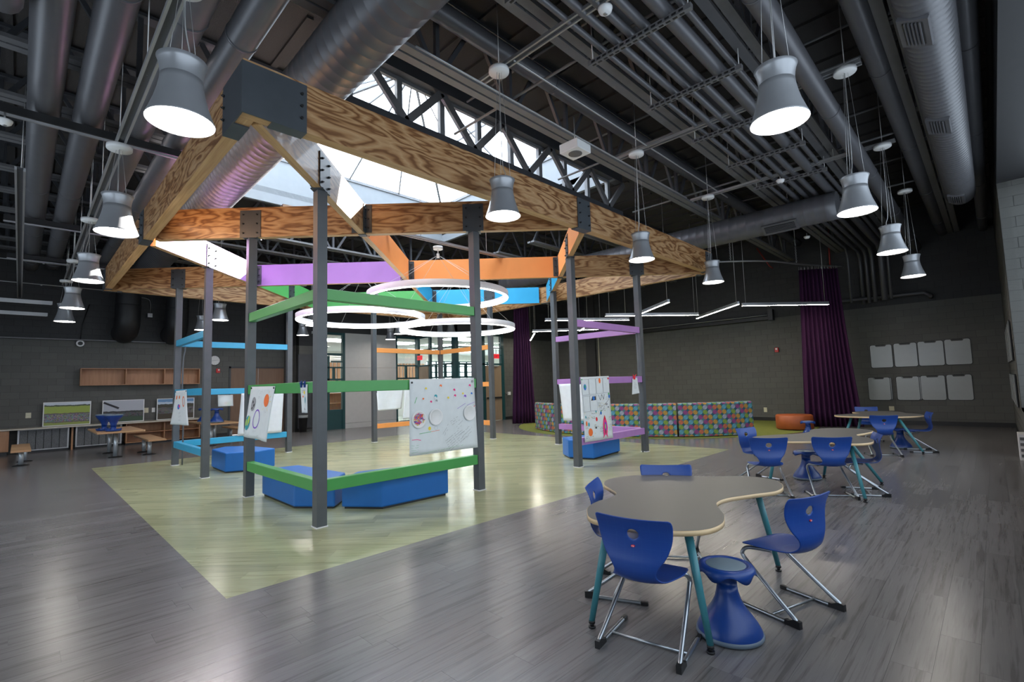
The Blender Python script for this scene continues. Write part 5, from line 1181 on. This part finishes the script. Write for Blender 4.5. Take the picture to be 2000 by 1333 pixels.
# planets drawing near the left green post, with a folded second sheet behind
b = Sheet('hanging drawing of planets and an orange sun at the left green post', (XF, 8.02, 1.685), (XF, 7.04, 1.675), (XF-.03, 7.26, .90), (XF-.05, 8.26, .93), (-1, 0, 0), .018, lean=-.01)
b.pin(.03, .03); b.pin(.97, .03)
b.disc(.24, .34, .10, 'c_grey', 1.1); b.disc(.22, .30, .02, 'black', e=.006); b.disc(.29, .36, .022, 'black', e=.006); b.disc(.22, .42, .018, 'black', e=.006)
b.disc(.74, .26, .095, 'c_orange', 1.0); b.disc(.12, .72, .13, 'c_teal', .9); b.disc(.17, .66, .05, 'c_lime', 1.3, e=.006); b.disc(.05, .72, .04, 'c_lime', 1.4, e=.006); b.disc(.15, .75, .018, 'c_yellow', e=.006)
b.disc(.46, .62, .10, 'c_purple', 1.5, .15, ring=.13)
b.lines([[(.80, .12), (.83, .09)], [(.86, .2), (.90, .18)], [(.87, .28), (.93, .28)], [(.66, .40), (.63, .44)], [(.8, .40), (.84, .45)]], .006, 'c_yellow')
for u, v in ((.35, .08), (.45, .10), (.4, .2), (.1, .42), (.3, .45), (.7, .45), (.1, .9), (.25, .9), (.4, .85), (.2, .95), (.52, .93)): b.scrib(u, v, .09, 2, 'c_grey', dv=.025)
b = Sheet('narrow folded drawing clipped to the green rail near the front post', (XF, 6.19, 1.67), (XF, 5.97, 1.68), (XF-.02, 5.93, 1.33), (XF-.02, 6.07, 1.33), (-1, 0, 0), .006)
b.disc(.55, .28, .024, 'c_yellow'); b.disc(.35, .42, .014, 'c_orange'); b.disc(.68, .55, .02, 'c_teal', 2.2); b.scrib(.2, .2, .6, 2, dv=.06); b.scrib(.4, .85, .4, 2, dv=.04)
for y in (6.13, 6.03): MB().add([(XF-.03, y-.02, 1.70), (XF-.03, y+.02, 1.70), (XF-.008, y+.012, 1.64), (XF-.008, y-.012, 1.64), (XF+.0, y, 1.735)], [[0, 1, 2, 3], [0, 4, 1]]).box((XF-.012, y, 1.68), (.02, .018, .08)).build('binder_clip', MAT['plastic'], b.t)
# rocket poster on the purple rails
YP = 5.73-RW/2-.004
b = Sheet('tall white poster with a pink rocket and notes on the purple rails', (7.68, YP, 1.71), (8.66, YP, 1.725), (8.70, YP-.02, .45), (7.72, YP-.02, .455), (0, -1, 0), .014)
b.pin(.03, .04, 'c_green'); b.pin(.96, .04, 'c_red', .02)
for i, (u, v) in enumerate(((.02, .04), (.265, .035), (.51, .03), (.76, .025), (.03, .30), (.27, .295))):
    m = MB().add([b.P(u, v, .005), b.P(u+.225, v, .005), b.P(u+.225, v+.24, .005), b.P(u, v+.24, .005)], [[0, 3, 2, 1]]); m.build('note_card', MAT['paper'], b.t)
    b.lines([[(u, v), (u+.225, v), (u+.225, v+.24), (u, v+.24), (u, v)]], .005, 'c_grey', e=.006)
for u, v, r in ((.30, .11, 7), (.55, .14, 5), (.79, .12, 5), (.06, .35, 6), (.30, .40, 5), (.05, .24, 1)): b.scrib(u, v, .17, r, dv=.018, w=.003, nm='note_text'); 
b.disc(.12, .16, .045, 'c_blue', 1.3, e=.008); b.disc(.12, .15, .02, 'c_green', 1.5, e=.01); b.disc(.64, .07, .035, 'c_orange', 1.5, e=.008)
b.poly([(.35, .31), (.47, .31), (.47, .37), (.30, .375)], 'ink', e=.008); b.disc(.39, .34, .035, 'c_blue', 1.2, e=.010)
b.lines([[(.56, .29), (.62, .38), (.68, .29), (.74, .37), (.78, .29)]], .010, 'ink'); b.scrib(.82, .34, .14, 2, dv=.03, w=.004)
b.disc(.96, .33, .03, 'c_blue', 1.2); b.disc(.95, .29, .02, 'c_green', 1.4)
b.lines([[(.60, .50), (.72, .46), (.85, .42), (.96, .37)], [(.75, .47), (.72, .52), (.60, .56), (.52, .62)]], .005, 'ink')
for u, v, k in ((.52, .42, 3), (.56, .47, 4), (.70, .52, 2), (.30, .58, 1), (.10, .63, 2), (.30, .63, 2), (.35, .76, 3), (.52, .80, 4), (.6, .86, 3), (.9, .66, 3), (.88, .78, 5), (.05, .92, 2), (.2, .93, 1), (.05, .75, 3)): b.scrib(u, v, .13, k, dv=.022, w=.0045)
for u, v, c, r, a in ((.10, .72, 'c_orange', .03, 1.6), (.18, .74, 'c_teal', .028, 1.5), (.22, .86, 'c_orange', .07, 1.1), (.44, .67, 'c_red', .028, 1.5), (.60, .58, 'c_blue', .028, 1.3), (.61, .55, 'c_green', .014, 1.3), (.40, .80, 'ink', .022, 1.0), (.08, .62, 'c_teal', .018, 1.5), (.44, .55, 'c_teal', .018, 2.0), (.84, .45, 'c_grey', .045, .5), (.90, .50, 'ink', .018, .8)): b.disc(u, v, r, c, a)
b.poly([(.72, .62), (.80, .72), (.83, .82), (.80, .93), (.64, .93), (.63, .82), (.66, .70)], 'c_pink', 'drawn_rocket', .006); b.poly([(.72, .62), (.775, .69), (.68, .69)], 'c_red', 'drawn_rocket', .008); b.disc(.74, .80, .045, 'c_purple', 2.0, e=.009); b.disc(.725, .80, .02, 'c_lime', 2.6, e=.011); b.disc(.73, .88, .02, 'c_brown', 2.0, e=.011)
b.poly([(.64, .93), (.70, .93), (.62, .98)], 'c_pink', 'drawn_flame', .008); b.poly([(.74, .93), (.80, .93), (.82, .985)], 'c_pink', 'drawn_flame', .008)
m = MB()
for k in range(60):
    u, v = random.uniform(.03, .97), random.uniform(.3, .97)
    if v < .56 and u < .5: continue
    p = b.P(u, v, .004); m.bar(p-Vector((.006, 0, 0)), p+Vector((.006, 0, 0)), .012, .001, (0, 1, 0))
m.build('yellow_dots', MAT['c_yellow'], b.t)
b = Sheet('small white note held by a red clip at the right purple post', (9.60, YP, 1.66), (9.80, YP, 1.68), (9.83, YP-.02, 1.33), (9.52, YP-.02, 1.31), (0, -1, 0), .004); b.scrib(.25, .3, .5, 6, dv=.07, w=.002)
MB().box((9.66, YP-.012, 1.68), (.05, .02, .08)).bar((9.63, YP-.01, 1.70), (9.60, YP-.02, 1.75), .015, .01).bar((9.69, YP-.01, 1.70), (9.72, YP-.02, 1.75), .015, .01).build('clip', MAT['c_red'], b.t)
Sheet('white sheet hanging on the far purple rail behind the left post', (10.03, 8.12, 1.58), (10.03, 7.0, 1.60), (10.01, 6.9, .66), (10.0, 7.98, .64), (-1, 0, 0), .015)
# blue rails
b = Sheet('small planets drawing hanging at the left blue post', (XF, 13.12, 1.68), (XF, 12.1, 1.69), (XF-.03, 11.72, .96), (XF-.05, 13.28, .93), (-1, 0, 0), .02)
b.pin(.03, .03); b.pin(.97, .03); b.disc(.2, .2, .05, 'c_orange'); b.disc(.42, .2, .04, 'c_orange'); b.disc(.72, .33, .10, 'c_orange', 1.2, ring=.25); b.disc(.40, .48, .06, 'c_blue', 1.0); b.disc(.45, .46, .035, 'c_pink', 1.0, e=.006)
for v in (.65, .75, .85): b.scrib(.4, v, .15, 2, dv=.03)
YB = 13.306-RW/2-.006
b = Sheet('clear plastic bag with a paper plate taped below the blue rail', (3.38, YB, 1.555), (3.71, YB, 1.55), (3.72, YB-.01, 1.28), (3.39, YB-.01, 1.28), (0, -1, 0), .004, mat='film', name='plastic_bag', cat='bag')
b.disc(.48, .5, .125, 'white', .9, e=-.012, nm='paper_plate'); b.disc(.55, .72, .05, 'c_orange', .5, e=-.008, nm='paper_scrap'); b.poly([(.55, .70), (.80, .68), (.78, .92), (.60, .92)], 'c_lime', 'paper_scrap', -.006)
Sheet('long white sheet hanging on the far blue rail', (3.90, YB, 1.58), (4.92, YB, 1.58), (4.86, YB-.03, .54), (3.82, YB-.03, .54), (0, -1, 0), .014)
b = Sheet('wide crumpled white sheet on the orange rail', (7.64, YB, 1.58), (8.60, YB, 1.58), (8.50, YB-.03, .95), (7.66, YB-.03, .93), (0, -1, 0), .018)
Sheet('second white sheet on the orange rail, longer and behind the big poster', (8.64, YB, 1.58), (9.5, YB, 1.58), (9.48, YB-.03, .62), (8.55, YB-.03, .62), (0, -1, 0), .014)
# ================================================================ LEFT WALL FURNITURE
def boxthing(name, label, cat, boxes, group=None):
    """boxes: (part, a, b, material, chamfer)"""
    xs = [c for q in boxes for c in (q[1][0], q[2][0])]; ys = [c for q in boxes for c in (q[1][1], q[2][1])]; zs = [c for q in boxes for c in (q[1][2], q[2][2])]
    t = thing(name, label, cat, ((min(xs)+max(xs))/2, (min(ys)+max(ys))/2, min(zs)), 0, group)
    for q in boxes: MB().bb(q[1], q[2], 0, q[4] if len(q) > 4 else 0).build(q[0], MAT[q[3]], t, q[5] if len(q) > 5 else None)
    return t
MB().bb((-3.1, 19.95, .70), (4.62, 20.59, .74), 0, .004).top('worktop', MAT['counter'], 'long cream worktop along the left wall under the photo panels', 'worktop')
sb = [('back', (1.33, 20.58, 1.96), (4.59, 20.6, 2.51), 'oak'), ('bottom', (1.33, 20.28, 1.96), (4.59, 20.58, 1.985), 'oak'), ('top', (1.33, 20.28, 2.485), (4.59, 20.58, 2.51), 'oak')]
for x in (1.33, 2.46, 3.52, 4.565): sb.append(('divider', (x, 20.28, 1.985), (x+.025, 20.58, 2.485), 'oak'))
boxthing('wall_shelf', 'empty three-bay oak shelf on the left wall above the photo panels', 'shelf', sb)
boxthing('base_cabinet', 'oak base cabinet at the left picture edge under the worktop', 'cabinet', [('body', (-1.3, 20.02, .10), (-.17, 20.58, .70), 'oak'), ('door', (-.74, 19.99, .12), (-.19, 20.02, .55), 'oak'), ('door', (-1.28, 19.99, .12), (-.76, 20.02, .55), 'oak'), ('drawer', (-.74, 19.99, .56), (-.19, 20.02, .69), 'oak'), ('plinth', (-1.28, 20.05, 0), (-.2, 20.57, .10), 'black')])
for i, (a, bb_) in enumerate(((0.0, 1.12), (1.27, 2.40))):
    q = [('frame_rail', (a, 20.20, .07), (bb_, 20.25, .10), 'zinc'), ('frame_rail', (a, 20.20, .67), (bb_, 20.25, .70), 'zinc'), ('frame_post', (a, 20.19, .07), (a+.04, 20.25, .7), 'zinc'), ('frame_post', (bb_-.04, 20.19, .07), (bb_, 20.25, .7), 'zinc')]
    for k in range(6): x = a+.04+k*(bb_-a-.08)/6; q.append(('grille_panel', (x+.006, 20.215, .10), (x+(bb_-a-.08)/6-.006, 20.235, .67), 'grille'))
    q.append(('plinth', (a, 20.26, 0), (bb_, 20.55, .08), 'black'))
    boxthing('radiator_grille', 'grey perforated radiator grille under the worktop, %s one' % ('left' if i == 0 else 'right'), 'radiator', q, 'radiator grilles')
MB().bb((1.17, 20.15, 0), (1.215, 20.25, .70)).top('worktop_bracket', MAT['oak'], 'thin brown upright between the two radiator grilles', 'bracket')
q = [('back', (2.5, 20.56, .08), (4.6, 20.58, .69), 'oak'), ('bottom', (2.5, 20.15, .06), (4.6, 20.56, .085), 'oak'), ('top', (2.5, 20.15, .67), (4.6, 20.56, .695), 'oak'), ('shelf', (2.53, 20.16, .37), (3.53, 20.56, .395), 'oak'), ('shelf', (3.56, 20.16, .37), (4.57, 20.56, .395), 'oak'), ('plinth', (2.5, 20.2, 0), (4.6, 20.55, .06), 'black')]
for x in (2.5, 3.53, 4.57): q.append(('side_panel', (x, 20.15, .085), (x+.03, 20.56, .67), 'oak'))
boxthing('low_bookcase', 'low open oak bookcase under the right half of the worktop', 'bookcase', q)
def photo_mat(name, stops, crowd=None, sc=(1, 1, 1), z0=0, z1=.7):
    m, nt, p = new_mat(name); L = nt.links.new; tc = nd(nt, 'ShaderNodeTexCoord'); sp = nd(nt, 'ShaderNodeSeparateXYZ'); L(tc.outputs['Object'], sp.inputs[0])
    n = nd(nt, 'ShaderNodeTexNoise', Scale=9.0, Detail=6.0); L(tc.outputs['Object'], n.inputs['Vector'])
    a = nd(nt, 'ShaderNodeMapRange'); a.inputs[1].default_value = z0; a.inputs[2].default_value = z1; L(sp.outputs['Z'], a.inputs[0])
    k = nd(nt, 'ShaderNodeMath', operation='MULTIPLY_ADD'); L(n.outputs['Fac'], k.inputs[0]); k.inputs[1].default_value = .10; k.inputs[2].default_value = -.05
    s_ = nd(nt, 'ShaderNodeMath', operation='ADD'); L(a.outputs[0], s_.inputs[0]); L(k.outputs[0], s_.inputs[1])
    r = ramp(nt, stops, 'CONSTANT'); L(s_.outputs[0], r.inputs[0]); last = r.outputs[0]
    if crowd:
        v = nd(nt, 'ShaderNodeTexVoronoi', Scale=crowd[2]); mp = nd(nt, 'ShaderNodeMapping'); mp.inputs['Scale'].default_value = (1, 1, 1.6); L(tc.outputs['Object'], mp.inputs[0]); L(mp.outputs[0], v.inputs['Vector'])
        hs = nd(nt, 'ShaderNodeHueSaturation', Saturation=crowd[3], Value=crowd[4]); L(v.outputs['Color'], hs.inputs['Color'])
        g1 = nd(nt, 'ShaderNodeMath', operation='GREATER_THAN'); L(s_.outputs[0], g1.inputs[0]); g1.inputs[1].default_value = crowd[0]
        g2 = nd(nt, 'ShaderNodeMath', operation='LESS_THAN'); L(s_.outputs[0], g2.inputs[0]); g2.inputs[1].default_value = crowd[1]
        g = nd(nt, 'ShaderNodeMath', operation='MULTIPLY'); L(g1.outputs[0], g.inputs[0]); L(g2.outputs[0], g.inputs[1])
        mx = nd(nt, 'ShaderNodeMix', data_type='RGBA'); L(g.outputs[0], mx.inputs[0]); L(last, mx.inputs[6]); L(hs.outputs[0], mx.inputs[7]); last = mx.outputs[2]
    L(last, p.inputs['Base Color']); p.inputs['Roughness'].default_value = .35; return m
MAT['photo1'] = photo_mat('field_crowd_print', [(0, (.25, .30, .06)), (.14, (.12, .10, .08)), (.55, (.30, .38, .05)), (.84, (.05, .07, .03)), (.90, (.55, .60, .68))], (.18, .50, 42, .8, .32))
MAT['photo2'] = photo_mat('dark_crowd_print', [(0, (.03, .06, .03)), (.25, (.02, .02, .02)), (.52, (.42, .44, .50))], (.27, .46, 30, .5, .10))
MAT['photo3'] = photo_mat('landscape_print', [(0, (.05, .035, .02)), (.3, (.09, .07, .045)), (.5, (.04, .035, .02)), (.76, (.45, .55, .68)), (.86, (.12, .26, .48))], (.30, .60, 14, .35, .14))
for i, (a, bb_, mt_, l) in enumerate(((.52, 1.63, 'photo1', 'white-edged photo panel of a crowd on a green field'), (1.91, 3.01, 'photo2', 'white-edged photo panel of a dark crowd under grey sky'), (3.36, 4.47, 'photo3', 'white-edged photo panel of a dark landscape under blue sky'))):
    t = thing('photo_panel', l, 'photo panel', ((a+bb_)/2, 20.46, .742), 0, 'photo panels leaning on the wall')
    MB().bb((a, 20.44, .742), (bb_, 20.47, 1.47)).build('panel', MAT['white'], t)
    o = MB().bb((a+.025, 20.436, .765), (bb_-.025, 20.44, 1.45)).build('print', MAT[mt_], t)
    if i == 1: MB().bar((a+.03, 20.433, 1.40), (a+.42, 20.433, 1.20), .004, .06, (0, 0, 1)).build('printed_boom', MAT['ink'], t)
def cafe_table(x0, x1, y0, y1, z, cols, label, cat, name, grp):
    t = thing(name, label, cat, ((x0+x1)/2, (y0+y1)/2, 0), 0, grp)
    MB().bb((x0, y0, z-.045), (x1, y1, z), 0, .006).build('top', MAT['butcher'], t)
    for x, y in cols:
        MB().tube([(x, y, .02), (x, y, z-.045)], .048, 20).build('column', MAT['column'], t)
        MB().lathe([(0, .0), (.15, 0), (.15, .012), (.06, .028), (0, .028)], (x, y, 0), 24).build('foot_plate', MAT['black'], t)
cafe_table(1.40, 2.38, 15.9, 18.3, .70, [(1.84, 16.5), (1.86, 17.9)], 'butcher block table on two steel columns before the left wall', 'table', 'column_table', 'butcher block tables')
cafe_table(-.10, .24, 15.9, 18.2, .42, [(.08, 16.7), (.15, 17.7)], 'narrow butcher block bench at the left picture edge', 'bench', 'column_bench', 'butcher block benches')
cafe_table(2.45, 2.85, 15.9, 18.2, .42, [(2.55, 16.35), (2.55, 17.2)], 'narrow butcher block bench right of the left column table', 'bench', 'column_bench', 'butcher block benches')
cafe_table(3.95, 4.85, 16.6, 19.0, .70, [(4.87-.2, 18.6), (4.2, 17.1)], 'butcher block table seen through the blue rails', 'table', 'column_table', 'butcher block tables')
cafe_table(5.15, 5.5, 17.6, 19.6, .42, [(5.3, 18.0), (5.3, 19.1)], 'narrow butcher block bench behind the white sheet', 'bench', 'column_bench', 'butcher block benches')
for i, (x, y) in enumerate(((1.62, 16.75), (1.75, 16.2))):
    o = dup(st, (x, y, .705+.43), .3, 'blue wobble stool upside down on the left column table, %s one' % ('back' if i == 0 else 'front')); o.rotation_euler = (PI, 0, .3*i)
dup(st, (4.20, 17.9, .705), .5, 'blue wobble stool upright on the table behind the blue rails, left one'); dup(st, (4.32, 17.0, .705), .2, 'blue wobble stool upright on the table behind the blue rails, right one')
t = thing('trash_can', 'black tapered trash can with clear liner in the dark alcove', 'trash can', (7.85, 19.15, 0))
MB().lathe([(0, 0), (.13, 0), (.17, .62), (.18, .63), (.165, .63), (.13, .04)], (7.85, 19.15, 0), 24).build('bin', MAT['black'], t); MB().lathe([(.185, .56), (.178, .62), (.19, .65), (.16, .63)], (7.85, 19.15, 0), 24).build('liner', MAT['film'], t)
t = thing('wall_clock', 'round white wall clock on the left wall behind the blue rails', 'clock', (5.12, 20.58, 2.64))
def disc_y(cx, cy, cz, r, d, n=32, mb=None): return (mb or MB()).tube([(cx, cy, cz), (cx, cy-d, cz)], r, n)
disc_y(5.12, 20.595, 2.83, .19, .04).build('rim', MAT['black'], t); disc_y(5.12, 20.557, 2.83, .17, .004).build('dial', MAT['white'], t)
m = MB()
for k in range(12): a = k*PI/6; c, s_ = math.cos(a), math.sin(a); m.bar((5.12+.135*c, 20.55, 2.83+.135*s_), (5.12+.155*c, 20.55, 2.83+.155*s_), .006, .012, (0, 1, 0))
m.build('hour_marks', MAT['black'], t); MB().bar((5.12, 20.548, 2.83), (5.02, 20.548, 2.81), .006, .014, (0, 1, 0)).build('hour_hand', MAT['black'], t); MB().bar((5.12, 20.546, 2.83), (5.24, 20.546, 2.84), .006, .01, (0, 1, 0)).build('minute_hand', MAT['black'], t)
t = thing('fire_alarm', 'small red fire alarm below the wall clock', 'fire alarm', (5.24, 20.56, 2.36)); MB().box((5.24, 20.57, 2.44), (.13, .05, .16), 0, 0, .008).build('body', MAT['red'], t); MB().box((5.26, 20.54, 2.47), (.05, .012, .05)).build('strobe', MAT['white'], t)
wallplate((.21, 20.592, 1.10), (0, -1, 0), .12, .16, MAT['offwhite'], 'cream outlet on the left wall left of the field photo panel')
wallplate((3.09, 20.592, 1.09), (0, -1, 0), .12, .17, MAT['offwhite'], 'cream outlet between the two right photo panels'); wallplate((3.29, 20.592, 1.09), (0, -1, 0), .09, .15, MAT['white'], 'white outlet just left of the landscape photo panel')
wallplate((7.86, 19.44, 1.42), (0, -1, 0), .20, .14, MAT['offwhite'], 'cream switch plate in the alcove over the trash can', 'wall_switch', 'switch'); wallplate((8.12, 19.44, 1.42), (0, -1, 0), .09, .14, MAT['white'], 'white switch plate in the alcove beside the cream one', 'wall_switch', 'switch')
t = thing('wall_camera', 'round black and white ceiling camera under the left wall ledge', 'camera', (1.31, 20.5, 3.22))
disc_y(1.31, 20.58, 3.31, .10, .10).build('housing', MAT['white'], t); disc_y(1.31, 20.482, 3.31, .062, .008).build('lens_dome', MAT['black'], t); MB().tube([(1.31, 20.55, 3.4), (1.34, 20.57, 3.9), (1.5, 20.57, 4.6)], .012, 6).build('cable', MAT['black'], t)
t = thing('tall_locker', 'dark grey tall cabinet door in the alcove', 'cabinet', (7.2, 20.3, 0)); 
MB().bb((7.75, 19.36, .12), (8.30, 19.44, 3.05), 0, .01).build('door_panel', MAT['steel'], t)
t = thing('junction_box', 'white junction box with conduit on the upper left wall', 'junction box', (3.1, 20.55, 4.3)); MB().box((3.1, 20.54, 4.36), (.14, .08, .14)).build('box', MAT['zinc'], t); MB().tube(catmull([(3.1, 20.54, 4.43), (3.1, 20.54, 4.8), (2.95, 20.54, 4.95), (2.2, 20.54, 4.98)], 4), .012, 6).build('conduit', MAT['zinc'], t)
ov = thing('vent_cabinet', 'pale slatted vent cabinet at the right picture edge', 'vent', (12.4, -.36, 0))
MB().bb((12.6, -.44, 0), (13.15, -.20, .46), 0, .005).build('body', MAT['white'], ov)
for k in range(4): MB().bb((12.58, -.42, .06+k*.10), (12.6, -.22, .11+k*.10)).build('slat', MAT['chord'], ov)
MB().tube([(19.4, 5.95, 6.45), (19.4, 5.56, 5.69), (19.55, 5.5, 5.62)], .022, 8).top('sprinkler_pipe', MAT['pipe_red'], 'thin red sprinkler pipe slanting down the upper back wall', 'pipe')
MB().tube([(19.55, 3.68, 6.7), (19.55, 3.72, 5.2)], .025, 8).top('sprinkler_pipe', MAT['pipe_red'], 'thin vertical red pipe behind the top of the big curtain', 'pipe')
# long smooth-shaded tubes: keep shadow rays on the true surface
for o in bpy.data.objects:
    if o.type == 'MESH':
        o.cycles.shadow_terminator_geometry_offset = 0.0
